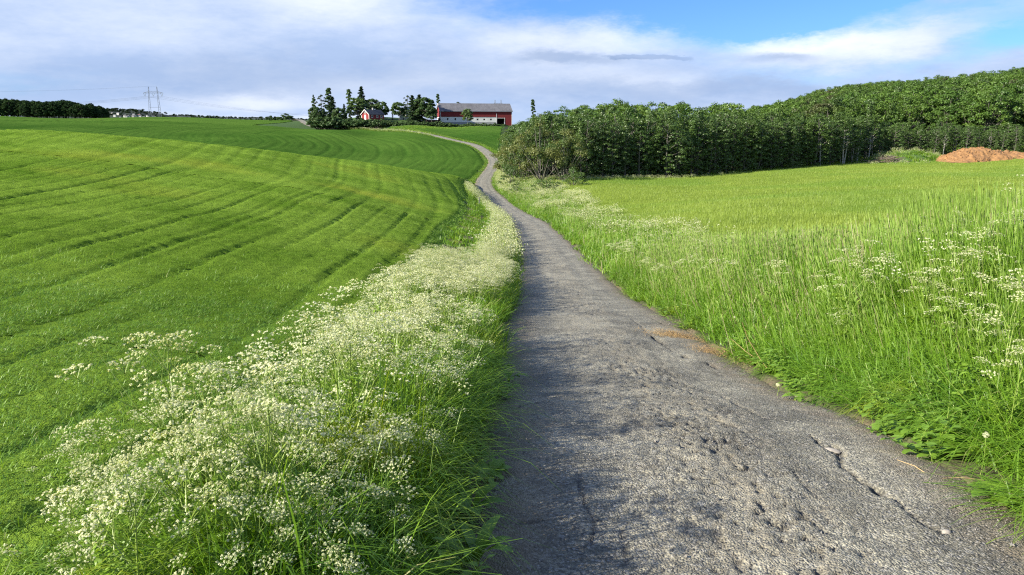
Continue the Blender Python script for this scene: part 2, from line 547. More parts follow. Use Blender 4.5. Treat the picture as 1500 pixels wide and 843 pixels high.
def blades(base, h, lean, w, r, seg=3, droop=0.5, dirs=None):
    """grass blades: base (n,3), height h (n), lean (n) = horizontal reach as a share of h"""
    n = len(base)
    th = r.uniform(0, 2 * np.pi, n) if dirs is None else dirs
    d = np.stack([np.cos(th), np.sin(th), np.zeros(n)], 1)
    side = np.stack([-np.sin(th + r.normal(0, .6, n)), np.cos(th), np.zeros(n)], 1)
    side /= np.linalg.norm(side, axis=1)[:, None]
    V = []
    for i in range(seg):
        t = i / seg
        c = base + d * (h * lean * t**(1.6))[:, None] + np.array([0, 0, 1]) * (h * (t - droop * lean * t**3))[:, None]
        ww = (w * (1 - 0.75 * t**1.5) / 2)[:, None]
        V += [c - side * ww, c + side * ww]
    tip = base + d * (h * lean)[:, None] + np.array([0, 0, 1]) * (h * (1 - droop * lean))[:, None]
    V.append(tip)
    k = len(V)
    V = np.stack(V, 1).reshape(-1, 3)
    o = (np.arange(n) * k)[:, None]
    Q = np.concatenate([o + np.array([2 * i, 2 * i + 1, 2 * i + 3, 2 * i + 2]) for i in range(seg - 1)]) if seg > 1 else np.zeros((0, 4), int)
    Tt = o + np.array([2 * (seg - 1), 2 * (seg - 1) + 1, k - 1])
    return V, Q, Tt, k


def link(name, me, parent=None, loc=None, rz=None, **props):
    o = bpy.data.objects.new(name, me); COL.objects.link(o)
    if parent is not None: o.parent = parent
    if loc is not None: o.location = loc
    if rz is not None: o.rotation_euler[2] = rz
    for a, b in props.items(): o[a] = b
    return o


def structure(name, me):
    return link(name, me, kind='structure')


def copy_thing(src, loc, rot=None, scale=None, label=None, group=None):
    o = src.copy(); COL.objects.link(o)
    o.location = loc
    if rot is not None: o.rotation_euler = rot
    if scale is not None: o.scale = scale if hasattr(scale, '__len__') else (scale,) * 3
    if label: o['label'] = label
    if group: o['group'] = group
    for ch in src.children:
        c = ch.copy(); COL.objects.link(c); c.parent = o
        for g in ch.children:
            e = g.copy(); COL.objects.link(e); e.parent = c
    return o


_gn = {}


def template_collection(name, meshes):
    c = bpy.data.collections.new(name)
    for i, me in enumerate(meshes):
        o = bpy.data.objects.new('%s_%02d' % (name, i), me); c.objects.link(o)
    return c


def instancer(name, P, rot, scl, idx, meshes, label=None, category=None):
    """one object of stuff: every point carries a copy of one of the template meshes"""
    P = np.asarray(P, np.float32)
    me = bpy.data.meshes.new(name); me.vertices.add(len(P)); me.vertices.foreach_set('co', P.ravel())
    a = me.attributes.new('rot', 'FLOAT_VECTOR', 'POINT'); a.data.foreach_set('vector', np.asarray(rot, np.float32).ravel())
    a = me.attributes.new('scl', 'FLOAT_VECTOR', 'POINT'); a.data.foreach_set('vector', np.asarray(scl, np.float32).ravel())
    a = me.attributes.new('idx', 'INT', 'POINT'); a.data.foreach_set('value', np.asarray(idx, np.int32))
    col = template_collection(name + '_template', meshes)
    ng = bpy.data.node_groups.new(name, 'GeometryNodeTree')
    ng.interface.new_socket('Geometry', in_out='INPUT', socket_type='NodeSocketGeometry')
    ng.interface.new_socket('Geometry', in_out='OUTPUT', socket_type='NodeSocketGeometry')
    gi = ng.nodes.new('NodeGroupInput'); go = ng.nodes.new('NodeGroupOutput')
    ip = ng.nodes.new('GeometryNodeInstanceOnPoints'); ci = ng.nodes.new('GeometryNodeCollectionInfo')
    ci.inputs['Collection'].default_value = col
    ci.inputs['Separate Children'].default_value = True
    ci.inputs['Reset Children'].default_value = True
    def att(nm, typ):
        q = ng.nodes.new('GeometryNodeInputNamedAttribute'); q.data_type = typ; q.inputs['Name'].default_value = nm; return q.outputs['Attribute']
    L = ng.links.new
    L(gi.outputs[0], ip.inputs['Points']); L(ci.outputs[0], ip.inputs['Instance'])
    ip.inputs['Pick Instance'].default_value = True
    L(att('idx', 'INT'), ip.inputs['Instance Index'])
    L(att('rot', 'FLOAT_VECTOR'), ip.inputs['Rotation']); L(att('scl', 'FLOAT_VECTOR'), ip.inputs['Scale'])
    L(ip.outputs[0], go.inputs[0])
    o = link(name, me)
    md = o.modifiers.new('instances', 'NODES'); md.node_group = ng
    o['kind'] = 'stuff'
    if label: o['label'] = label
    if category: o['category'] = category
    return o


def ground_tilt(X, Y, e=0.3):
    """euler angles that lay a patch on the slope"""
    z0 = rbf(X, Y); zx = (rbf(X + e, Y) - z0) / e; zy = (rbf(X, Y + e) - z0) / e
    return zx, zy


def euler_from(zx, zy, yaw):
    """XYZ euler for: yaw about z, then tilt to the slope (small slopes)"""
    # desired R = Rtilt * Rz(yaw); recover euler XYZ (Rz*Ry*Rx order in Blender: R = Rz(c) Ry(b) Rx(a))
    n = np.stack([-zx, -zy, np.ones_like(zx)], 1); n /= np.linalg.norm(n, axis=1)[:, None]
    x = np.stack([np.cos(yaw), np.sin(yaw), np.zeros_like(yaw)], 1)
    x = x - n * (x * n).sum(1)[:, None]; x /= np.linalg.norm(x, axis=1)[:, None]
    y = np.cross(n, x)
    # R columns x,y,n
    b = np.arcsin(np.clip(-x[:, 2], -1, 1))
    a = np.arctan2(y[:, 2], n[:, 2])
    c = np.arctan2(x[:, 1], x[:, 0])
    return np.stack([a, b, c], 1)
# ------------------------------------------------------------------ ground: one sheet out to the horizon
def left_margin(Y):
    return np.interp(Y, [0, 8, 20, 45, 75, 100, 118, 135, 170, 210, 300, 340], [2.9, 3.5, 4.4, 5.6, 5.2, 4.6, 4.0, 2.9, 2.5, 2.6, 2.6, 5.0])


def right_margin(Y):
    return np.interp(Y, [0, 12, 30, 60, 90, 110, 130, 200, 210, 230, 300, 340], [6.6, 6.6, 6.2, 6.8, 7.5, 9, 9, 9, 5, 3.4, 3.2, 6])


TRACKS = 8.0     # distance between the strong wheel lines in the fields


def row_mask(X, Y, d):
    """0 in a wheel line or a gap between drill passes, 1 in the full crop"""
    wob = 0.30 * fbm(X * 0.03, Y * 0.03, 2, 40) + 0.03 * fbm(X * 0.6, Y * 0.6, 2, 46)
    fan = np.where(Y < 145, 1 + 0.0125 * (np.clip(Y, 4, 120) - 20), 1.0)
    far_left = (Y > 165) & (X < np.interp(Y, [160, 225, 345, 450], [-104, -102, -92, -110]))
    s = np.where(far_left, np.hypot(X + 50, (Y - 300) * 0.8) + 2 * wob, (-d + wob) / fan)
    R = np.hypot(X, Y)
    far = np.clip((R - 110) / 50, 0, 1)
    m = np.ones_like(s)
    for period, off, wd, dep, seed in ((3.9, 1.1, 0.11, 0.70, 51), (0.98, 0.3, 0.075, 0.72, 52), (7.4, 3.2, 0.12, 0.85, 53)):
        q = np.abs((s - off + period / 2) % period - period / 2)
        kk = np.floor((s - off + period / 2) / period)
        st = 0.35 + 0.65 * (vnoise(kk * 7.1, kk * 3.3, seed) * 0.5 + 0.5)
        st = st * np.clip(0.70 + 0.9 * fbm(X * 0.03 + kk, Y * 0.06, 2, seed + 9), 0, 1)
        w_ = wd * (1 + 2.6 * far)
        st = st * np.where(Y < 140, np.clip((128 - Y) / 50, .25, 1), 1.0)
        m = m * (1 - dep * st * np.exp(-(q / w_)**2))
    # the field far left has its own pass direction
    return np.clip(m, 0, 1)


def classify(X, Y, d):
    """0 crop on the left, 1 left verge, 2 right verge, 3 right field, 4 wood, 5 farm yard, 6 far field, 7 road, 8 field below the barn"""
    c = np.zeros(X.shape, int)
    lm, rm = left_margin(Y), right_margin(Y)
    c[d > -lm] = 1
    c[d > 0] = 2
    c[d > rm] = 3
    c[(d < -lm) & (Y > 165) & (X < np.interp(Y, [160, 225, 345, 450], [-104, -102, -92, -110]))] = 6
    up = (d > rm) & (Y > 205)
    c[up] = 8
    # edge of the wood, in metres
    wx = np.interp(Y, [118, 126, 150, 200, 240, 300, 400], [4, 2.5, 1, 3, 8, 20, 30])
    ex = np.array([W(x, y, Yy)[:2] for x, y, Yy in EDGE])
    yw = np.interp(X, ex[:, 0], ex[:, 1], left=1e9)
    c[(Y > yw) & (X > -8) & (d > 5.5)] = 4
    yy = np.interp(X, [-140, -100, -60, -42, -20, 0, 20], [350, 345, 345, 332, 338, 350, 350])
    c[(Y > yy) & (X > -118) & (X < 25)] = 5
    c[np.abs(d) < ROADW / 2] = 7
    return c


EDGE = [(728, 245, 205), (745, 262, 150), (770, 268, 130), (850, 266, 126), (1000, 262, 135), (1100, 254, 146), (1200, 246, 157), (1290, 239, 170), (1320, 235, 175), (1400, 232, 173), (1500, 232, 171), (1750, 240, 168)]

nang = 620
# the sheet is finest where the road climbs away
fr = np.linspace(-0.78, 0.78, 440)
back = np.linspace(0.78, 2 * np.pi - 0.78, nang - 440 + 2)[1:-1]
ang = np.r_[fr, back]
rad = np.r_[0.0, np.geomspace(0.8, 700, 560), np.geomspace(760, 26000, 26)]
AA, RR = np.meshgrid(ang, rad)
GX, GY = RR * np.sin(AA), RR * np.cos(AA)
gd, gp = road_dist(GX, GY)
GZ = height(GX, GY, gd, gp)
w = np.clip((RR - 430) / 330, 0, 1); w = w * w * (3 - 2 * w)
GZ = GZ * (1 - w) + (-22.0) * w
cls = classify(GX, GY, gd)
GZ = GZ - np.where(np.abs(gd) < ROADW / 2 + 0.05, 0.09, 0) * (RR < 600)
# soft swelling of the crop stands themselves (wheel lines lie lower)
rm_ = row_mask(GX, GY, gd)
crop = np.isin(cls, (0, 3, 6, 8)) & (RR < 650)
GZ = GZ - np.where(crop & (cls == 0), 0.10 * (1 - rm_), 0)
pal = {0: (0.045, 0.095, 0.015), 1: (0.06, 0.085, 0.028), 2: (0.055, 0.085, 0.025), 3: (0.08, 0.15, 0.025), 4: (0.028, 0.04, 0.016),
       5: (0.05, 0.10, 0.025), 6: (0.055, 0.125, 0.022), 7: (0.12, 0.115, 0.10), 8: (0.05, 0.13, 0.03)}
gc = np.zeros(GX.shape + (3,))
for kq, c in pal.items():
    gc[cls == kq] = c
# dry bare strip along the left headland
bare = np.clip(1.2 - np.abs(-gd - 4.5) / 0.8, 0, 1) * (cls == 1) * np.clip((GY - 14) / 10, 0, 1) * np.clip((86 - GY) / 20, 0, 1)
bare = bare * np.clip(0.7 + 0.9 * fbm(GX * 1.1, GY * 0.5, 3, 77), 0, 1)
gc = gc * (1 - bare[..., None]) + np.array((0.26, 0.20, 0.10)) * bare[..., None]
sh_ = np.clip(1 - (np.abs(gd) - ROADW / 2) / 0.55, 0, 1) * (RR < 60) * np.clip(0.6 + fbm(GX * 2, GY * 2, 2, 5), 0, 1)
gc = gc * (1 - sh_[..., None]) + np.array((0.15, 0.125, 0.09)) * sh_[..., None]
na, nr = len(ang), len(rad)
idx = np.arange(na * nr).reshape(nr, na)
q = np.stack([idx[:-1], np.roll(idx[:-1], -1, 1), np.roll(idx[1:], -1, 1), idx[1:]], -1).reshape(-1, 4)

gm, N = new_mat('ground')
ga = N.n('ShaderNodeAttribute', attribute_name='soil').outputs['Color']
pos = N.n('ShaderNodeNewGeometry').outputs['Position']
fine = N.noise(pos, 9.0, 5, 0.7)
mid = N.noise(pos, 0.6, 4, 0.6)
lg = N.noise(pos, 0.035, 3, 0.55)
colg = N.mix(N.m('MULTIPLY', N.ramp(fine, 0.3, 0.75), 0.55), ga, N.mix(1.0, ga, (1.9, 1.65, 1.6), 'MULTIPLY'))
colg = N.mix(N.m('MULTIPLY', N.ramp(mid, 0.35, 0.7), 0.35), colg, N.mix(1.0, ga, (0.7, 0.75, 0.7), 'MULTIPLY'))
colg = N.mix(N.m('MULTIPLY', N.ramp(lg, 0.35, 0.7), 0.35), colg, N.mix(1.0, ga, (1.35, 1.2, 0.9), 'MULTIPLY'))
bs = N.n('ShaderNodeBsdfPrincipled'); N.put(bs.inputs['Base Color'], colg); bs.inputs['Roughness'].default_value = 0.95
bs.inputs['Specular IOR Level'].default_value = 0.15
bp = N.n('ShaderNodeBump'); bp.inputs['Strength'].default_value = 0.7; bp.inputs['Distance'].default_value = 0.06
N.put(bp.inputs['Height'], N.noise(pos, 14.0, 5, 0.7)); N.put(bs.inputs['Normal'], bp.outputs[0])
finish(gm, N, bs.outputs[0])
gme = np_mesh('ground', np.stack([GX, GY, GZ], -1).reshape(-1, 3), [q], gm, smooth=True)
at = gme.attributes.new('soil', 'FLOAT_COLOR', 'POINT')
at.data.foreach_set('color', np.c_[gc.reshape(-1, 3), np.ones(na * nr)].astype(np.float32).ravel())
structure('ground', gme)

# ------------------------------------------------------------------ road
rx, ry = np.array([]), None
s_len = road_t
tan = np.gradient(road_s[:, :2], axis=0); tan /= np.linalg.norm(tan, axis=1)[:, None]
i0 = int(np.argmax(road_s[:, 1] > 0.9))
# stations: close together near the viewer
st = [road_t[i0]]
while st[-1] < road_t[-1] - 5:
    x = np.interp(st[-1], road_t, road_s[:, 0]); y = np.interp(st[-1], road_t, road_s[:, 1])
    st.append(st[-1] + max(0.02, 0.0045 * math.hypot(x, y)))
back_st = np.arange(0, road_t[i0], 0.25)
st = np.r_[back_st, np.array(st)]
cx, cy, cz = (np.interp(st, road_t, road_s[:, c]) for c in range(3))
tx, ty = np.interp(st, road_t, tan[:, 0]), np.interp(st, road_t, tan[:, 1])
nu = 180
U = np.linspace(-ROADW / 2 - 0.12, ROADW / 2 + 0.12, nu)
edge_wob = 0.14 * fbm(st * 0.7, st * 0 + 3, 3, 8)
edge_wob2 = 0.16 * fbm(st * 0.9, st * 0 + 9, 3, 9)
UU = U[None, :] + np.where(U[None, :] < 0, edge_wob[:, None], edge_wob2[:, None]) * (np.abs(U[None, :]) / (ROADW / 2))**3
RX = cx[:, None] + ty[:, None] * UU
RY = cy[:, None] - tx[:, None] * UU
SS = np.broadcast_to(st[:, None], RX.shape)
hw = ROADW / 2
z = cz[:, None] + 0.035 * (1 - (UU / hw)**2)                      # slight crown
z = z - 0.07 * np.clip((np.abs(UU) - hw + 0.25) / 0.37, 0, 1)**2      # broken edges fall away
near = np.clip(1.2 - np.hypot(RX, RY) / 45, 0, 1)
rut = 0.02 * (np.exp(-((UU + 0.75) / 0.22)**2) + np.exp(-((UU - 0.72) / 0.24)**2))
z = z - rut
z = z + near * (0.012 * fbm(UU * 1.6, SS * 0.8, 4, 21) + 0.007 * fbm(UU * 9, SS * 7, 3, 23) + 0.012 * fbm(UU * 4.5, SS * 15, 4, 27))
# rough, pitted middle: loose clods and holes
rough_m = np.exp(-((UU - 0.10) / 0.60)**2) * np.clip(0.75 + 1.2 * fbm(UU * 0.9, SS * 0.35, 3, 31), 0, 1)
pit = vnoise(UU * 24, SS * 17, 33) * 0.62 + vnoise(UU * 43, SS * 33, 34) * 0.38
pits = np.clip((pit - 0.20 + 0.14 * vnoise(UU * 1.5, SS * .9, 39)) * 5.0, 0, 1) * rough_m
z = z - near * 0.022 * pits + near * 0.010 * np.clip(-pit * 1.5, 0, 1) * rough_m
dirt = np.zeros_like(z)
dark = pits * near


def crack(pix, w, depth, soil=0.0, wob=0.035, seed=1):
    """a crack through points picked on the photograph, cut into the road surface"""
    global z, dirt, dark
    P = np.array([hit(*p)[:2] for p in pix])
    d = np.r_[0, np.cumsum(np.hypot(*np.diff(P, axis=0).T))]
    t = np.linspace(0, d[-1], max(8, int(d[-1] / 0.03)))
    px_, py_ = np.interp(t, d, P[:, 0]), np.interp(t, d, P[:, 1])
    px_ = px_ + wob * fbm(t * 4, t * 0 + seed, 4, seed); py_ = py_ + wob * fbm(t * 4, t * 0 + seed + 50, 4, seed + 3)
    box = (RX > px_.min() - .3) & (RX < px_.max() + .3) & (RY > py_.min() - .3) & (RY < py_.max() + .3)
    ii = np.argwhere(box)
    if not len(ii): return
    qx, qy = RX[box], RY[box]
    dm = np.full(len(qx), 1e9); tt = np.zeros(len(qx))
    for a, b, c in zip(px_, py_, t):
        r = (qx - a)**2 + (qy - b)**2; mk = r < dm; dm[mk] = r[mk]; tt[mk] = c
    dm = np.sqrt(dm)
    ww = w * (0.55 + 0.6 * np.abs(fbm(tt * 3, tt * 0, 3, seed + 7))) * np.clip(np.minimum(tt, d[-1] - tt) / (0.12 * d[-1]) + 0.15, 0, 1)
    g = np.exp(-(dm / np.maximum(ww, 0.012))**2)
    z[box] -= depth * g; dark[box] = np.maximum(dark[box], np.clip(g * 1.5, 0, 1))


crack([(1190, 640), (1203, 655), (1225, 672), (1232, 690), (1262, 712), (1290, 727), (1325, 752), (1380, 788)], 0.017, 0.04, seed=3)
crack([(1283, 722), (1300, 735)], 0.04, 0.045, seed=4)
crack([(1216, 655), (1240, 675)], 0.035, 0.05, seed=14)
crack([(815, 454), (850, 450), (872, 446), (918, 444)], 0.028, 0.04, seed=5)
crack([(955, 493), (966, 501), (974, 506)], 0.05, 0.05, seed=6)
crack([(1003, 521), (1009, 527)], 0.05, 0.05, seed=7)
crack([(1038, 533), (1046, 541)], 0.05, 0.05, seed=8)
crack([(1052, 578), (1085, 600), (1120, 617)], 0.014, 0.03, seed=9)
crack([(925, 468), (950, 490), (985, 516)], 0.016, 0.02, seed=10)
crack([(1158, 705), (1185, 728)], 0.012, 0.03, seed=11)
crack([(905, 455), (950, 465), (975, 478)], 0.016, 0.02, seed=12)
crack([(752, 772), (790, 768)], 0.015, 0.03, seed=13)
crack([(745, 603), (800, 590)], 0.015, 0.03, seed=17)
crack([(846, 700), (862, 760), (868, 800)], 0.02, 0.02, seed=15)
crack([(915, 780), (912, 830)], 0.02, 0.02, seed=16)
n1, n2 = RX.shape
ridx = np.arange(n1 * n2).reshape(n1, n2)
rq = np.stack([ridx[:-1, :-1], ridx[:-1, 1:], ridx[1:, 1:], ridx[1:, :-1]], -1).reshape(-1, 4)
rmat, N = new_mat('road')
pos = N.n('ShaderNodeNewGeometry').outputs['Position']
uvn = N.n('ShaderNodeAttribute', attribute_name='across').outputs['Vector']
dk = N.n('ShaderNodeAttribute', attribute_name='v').outputs['Fac']
vor = N.n('ShaderNodeTexVoronoi'); vor.inputs['Scale'].default_value = 75; N.put(vor.inputs['Vector'], pos)
vorc = N.n('ShaderNodeSeparateColor'); N.put(vorc.inputs[0], vor.outputs['Color'])
big = N.noise(pos, 1.1, 7, 0.72)
sp = N.noise(pos, 38, 3, 0.8)
sepu = N.n('ShaderNodeSeparateXYZ'); N.put(sepu.inputs[0], uvn)
u_ = sepu.outputs[0]
c = N.mix(N.ramp(big, 0.35, 0.68), (0.150, 0.144, 0.115), (0.375, 0.358, 0.280))
c = N.mix(N.ramp(sp, 0.36, 0.68), N.mix(1.0, c, (0.55, 0.55, 0.56), 'MULTIPLY'), N.mix(1.0, c, (1.5, 1.48, 1.42), 'MULTIPLY'))
c = N.mix(N.m('MULTIPLY', N.ramp(vorc.outputs[0], 0.80, 0.86), 0.6), c, (0.36, 0.35, 0.32))
c = N.mix(N.m('MULTIPLY', N.ramp(vorc.outputs[1], 0.80, 0.84), 0.6), c, (0.045, 0.046, 0.05))
# dusty tan dirt in the worn middle, brown soil along the edges
st2 = N.n('ShaderNodeMapping'); st2.inputs['Scale'].default_value = (3.0, 0.7, 1); N.put(st2.inputs[0], uvn)
midw = N.m('EXPONENT', N.m('MULTIPLY', N.m('POWER', N.m('DIVIDE', N.m('SUBTRACT', u_, 0.05), 0.6), 2.0), -1.0))
dst = N.m('MULTIPLY', midw, N.ramp(N.noise(st2.outputs[0], 1.6, 6, 0.75), 0.42, 0.62))
c = N.mix(N.m('MULTIPLY', dst, 0.55), c, (0.35, 0.31, 0.22))
edge = N.m('MULTIPLY', N.ramp(N.m('ABSOLUTE', u_), 0.95, 1.5), N.ramp(N.noise(pos, 3.5, 6, 0.75), 0.30, 0.55))
c = N.mix(N.m('MULTIPLY', edge, 0.8), c, (0.235, 0.19, 0.125))
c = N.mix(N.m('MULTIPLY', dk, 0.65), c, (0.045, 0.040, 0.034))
bs = N.n('ShaderNodeBsdfPrincipled'); N.put(bs.inputs['Base Color'], c); bs.inputs['Roughness'].default_value = 0.85
bs.inputs['Specular IOR Level'].default_value = 0.3
bp = N.n('ShaderNodeBump'); bp.inputs['Strength'].default_value = 0.9; bp.inputs['Distance'].default_value = 0.012
hgt = N.m('ADD', N.m('MULTIPLY', vor.outputs['Distance'], -1.0), N.m('MULTIPLY', N.noise(pos, 30, 4, 0.7), 1.6))
N.put(bp.inputs['Height'], hgt); N.put(bs.inputs['Normal'], bp.outputs[0])
finish(rmat, N, bs.outputs[0])
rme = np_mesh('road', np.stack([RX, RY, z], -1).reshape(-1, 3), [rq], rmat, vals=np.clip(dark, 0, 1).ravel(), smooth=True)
at = rme.attributes.new('across', 'FLOAT_VECTOR', 'POINT')
at.data.foreach_set('vector', np.stack([UU, SS, np.zeros_like(UU)], -1).astype(np.float32).ravel())
structure('road', rme)
print('terrain and road', round(time.time() - T0, 1))
# ------------------------------------------------------------------ crops, grass and flowers
M_crop = leaf_mat('barley_leaf', (0.11, 0.255, 0.016), (0.340, 0.545, 0.075), (0.46, 0.50, 0.18), trans=0.38, nscale=0.16, gloss=0.05,
                  big=((0.38, 0.45, 0.05), 0.07, 0.52, 0.80))
M_crop_far = leaf_mat('young_crop_leaf', (0.055, 0.140, 0.020), (0.120, 0.230, 0.040), None, trans=0.25, nscale=0.05, gloss=0.03)  # darker green for the fields beyond the hollow and below the barn
M_crop_yel = leaf_mat('ripening_barley_leaf', (0.17, 0.27, 0.03), (0.37, 0.46, 0.08), None, trans=0.32, nscale=0.09, gloss=0.04,
                      big=((0.19, 0.30, 0.04), 0.045, 0.45, 0.62))
M_grass = leaf_mat('verge_grass_leaf', (0.070, 0.190, 0.006), (0.280, 0.480, 0.030), (0.36, 0.38, 0.12), trans=0.40, nscale=0.6, gloss=0.05, big=((0.34, 0.43, 0.03), 0.9, 0.55, 0.75))
M_tall = leaf_mat('tall_grass_leaf', (0.085, 0.225, 0.008), (0.28, 0.47, 0.030), (0.45, 0.40, 0.22), trans=0.35, nscale=0.5, gloss=0.06)
M_head = leaf_mat('grass_seed_head', (0.15, 0.26, 0.04), (0.30, 0.40, 0.11), None, trans=0.2, nscale=0.5, gloss=0.0)
M_stem = leaf_mat('parsley_stem', (0.17, 0.27, 0.035), (0.30, 0.40, 0.08), None, trans=0.12, nscale=1.0, gloss=0.06)
M_fern = leaf_mat('parsley_leaf', (0.10, 0.215, 0.012), (0.29, 0.44, 0.04), None, trans=0.3, nscale=1.0, gloss=0.04)
M_petal = leaf_mat('parsley_flower', (0.47, 0.52, 0.22), (0.86, 0.87, 0.66), None, trans=0.35, nscale=2.0, gloss=0.0)
M_dry = leaf_mat('dry_straw', (0.38, 0.25, 0.11), (0.62, 0.46, 0.24), None, trans=0.15, nscale=2.0, gloss=0.02)
M_broad = leaf_mat('broad_leaf', (0.11, 0.23, 0.02), (0.27, 0.44, 0.04), None, trans=0.35, nscale=3.0, gloss=0.07)
M_yellow = leaf_mat('yellow_flower', (0.75, 0.55, 0.02), (0.85, 0.68, 0.05), None, trans=0.2, gloss=0.0)


def tuft(seed, n, size, h, w, lean=0.45, seg=3, mat=M_crop, dry=0.02, name='tuft', hs=0.22, droop=0.5):
    r = np.random.default_rng(seed)
    b = np.c_[r.uniform(-size / 2, size / 2, (n, 2)), np.zeros(n)]
    hh = h * np.clip(r.normal(1, hs, n), 0.4, 1.5)
    V, Q, T, k = blades(b, hh, np.clip(r.normal(lean, 0.22, n), 0.02, 0.95), w * r.uniform(0.6, 1.25, n), r, seg, droop)
    val = r.uniform(0, 0.85, n); val[r.random(n) < dry] = 1.0
    f = []
    if len(Q): f.append(Q)
    f.append(T)
    return np_mesh(name, V, f, mat, vals=np.repeat(val, k))


def in_view(X, Y, side=4.0, k=0.76):
    return (np.abs(X) < k * np.maximum(Y, 0) + side) & (Y > 1.2)


def scatter(cell, y0, y1, classes, seed, xlim=None, side=4.0):
    r = np.random.default_rng(seed)
    xm = 0.76 * y1 + side
    xa, xb = (-xm, xm) if xlim is None else xlim
    X, Y = np.meshgrid(np.arange(xa, xb, cell), np.arange(y0, y1, cell))
    X = X.ravel() + r.uniform(-.5, .5, X.size) * cell; Y = Y.ravel() + r.uniform(-.5, .5, Y.size) * cell
    m = in_view(X, Y, side); X, Y = X[m], Y[m]
    # hidden floor of the hollow and the backs of the crests are still sown
    d, pos = road_dist(X, Y)
    c = classify(X, Y, d)
    m = np.isin(c, classes)
    return X[m], Y[m], d[m], pos[m], r


def lay(name, X, Y, d, pos, r, meshes, sz=1.0, sxy=1.0, sink=0.01, **kw):
    Z = height(X, Y, d, pos)
    zx, zy = ground_tilt(X, Y)
    n = len(X)
    yaw = r.uniform(0, 2 * np.pi, n)
    rot = euler_from(zx, zy, yaw)
    sz = np.broadcast_to(sz, (n,)); sxy = np.broadcast_to(sxy, (n,))
    return instancer(name, np.c_[X, Y, Z - sink], rot, np.c_[sxy, sxy, sz], r.integers(0, len(meshes), n), meshes, **kw)


def crop_layer(name, cell, y0, y1, classes, seed, meshes, dep=1.0, **kw):
    X, Y, d, pos, r = scatter(cell, y0, y1, classes, seed)
    mk = row_mask(X, Y, d)
    gone = (mk < .55) & (Y > 12) & (d < 0)
    X, Y, d, pos, mk = (q_[~gone] for q_ in (X, Y, d, pos, mk))
    hvar = 1 + 0.06 * fbm(X * 0.25, Y * 0.25, 3, seed) + 0.07 * fbm(X * 1.3, Y * 1.3, 2, seed + 1)
    sz = np.clip(1 - dep * (1 - mk), 0.12, 1) * hvar
    # the crop thins out at its edge
    lm = left_margin(Y)
    e = np.where(d < 0, np.clip((-d - lm) / 0.5, 0.35, 1), 1)
    Z = height(X, Y, d, pos) - 0.10 * (1 - mk) * (d < 0)
    zx, zy = ground_tilt(X, Y)
    n = len(X); yaw = r.uniform(0, 2 * np.pi, n)
    rot = euler_from(zx, zy, yaw)
    s = r.uniform(0.9, 1.15, n)
    o = instancer(name, np.c_[X, Y, Z - 0.01], rot, np.c_[s, s, sz * e], r.integers(0, len(meshes), n), meshes, **kw)
    print(name, n)
    return o



def canopy(name, x0, x1, y0, y1, step, classes, h, mat, hfun=None, dep=1.0, rough=.12, **kw):
    """the closed surface of a crop stand, wheel lines cut down into it"""
    xs_, ys_ = np.arange(x0, x1, step), np.arange(y0, y1, step)
    X, Y = np.meshgrid(xs_, ys_)
    ok = (np.abs(X) < .78 * Y + 6)
    d = np.zeros(X.shape); pos = np.zeros(X.shape)
    d[ok], pos[ok] = road_dist(X[ok], Y[ok])
    c = np.full(X.shape, -1); c[ok] = classify(X[ok], Y[ok], d[ok])
    ok &= np.isin(c, classes)
    Z = np.zeros(X.shape); Z[ok] = height(X[ok], Y[ok], d[ok], pos[ok])
    mk = np.ones(X.shape); mk[ok] = row_mask(X[ok], Y[ok], d[ok])
    mk = 1 - dep * (.68 if classes == [0] else 1.0) * (1 - mk)
    r = np.random.default_rng(int(abs(x0) + y0 * 7))
    hh = h * mk * (1 + rough * .5 * fbm(X * 1.1, Y * 1.1, 3, 61) + rough * .8 * r.normal(size=X.shape))
    if hfun is not None: hh = hh * hfun(X, Y)
    fall = np.ones(X.shape); fall[ok] = np.where(d[ok] < 0, np.clip((-d[ok] - left_margin(Y[ok])) / 0.7, 0, 1), 1)
    Z = Z + hh * fall - 0.05 * (1 - mk) - 0.06 * (1 - fall)
    idx = np.arange(X.size).reshape(X.shape)
    q = np.stack([idx[:-1, :-1], idx[:-1, 1:], idx[1:, 1:], idx[1:, :-1]], -1).reshape(-1, 4)
    okf = ok.ravel(); q = q[okf[q].all(1)]
    used = np.unique(q); remap = np.zeros(X.size, int); remap[used] = np.arange(len(used))
    V = np.stack([X, Y, Z], -1).reshape(-1, 3)[used]
    val = np.clip((.30 if classes == [0] else .05) + (.32 if classes == [0] else .60) * mk.ravel()[used] + r.normal(0, .13, len(used)), 0, .85)  # wheel lines darker: thinner crop, with groove shade also put into the colour
    o = link(name, np_mesh(name, V, [remap[q]], mat, vals=val, smooth=True)); o['kind'] = 'stuff'
    for a, b in kw.items(): o[a] = b
    print(name, len(q), round(time.time() - T0, 1))


def with_bump(m, scale, dist, strength=1.0):
    """fine leaf relief for the canopy sheets"""
    nt_ = m.node_tree; N = NT(nt_)
    bp = N.n('ShaderNodeBump'); bp.inputs['Strength'].default_value = strength; bp.inputs['Distance'].default_value = dist
    N.put(bp.inputs['Height'], N.noise(N.n('ShaderNodeNewGeometry').outputs['Position'], scale, 4, .75))
    for n_ in nt_.nodes:
        if n_.type in ('BSDF_DIFFUSE', 'BSDF_TRANSLUCENT', 'BSDF_GLOSSY'): nt_.links.new(bp.outputs[0], n_.inputs['Normal'])
    return m


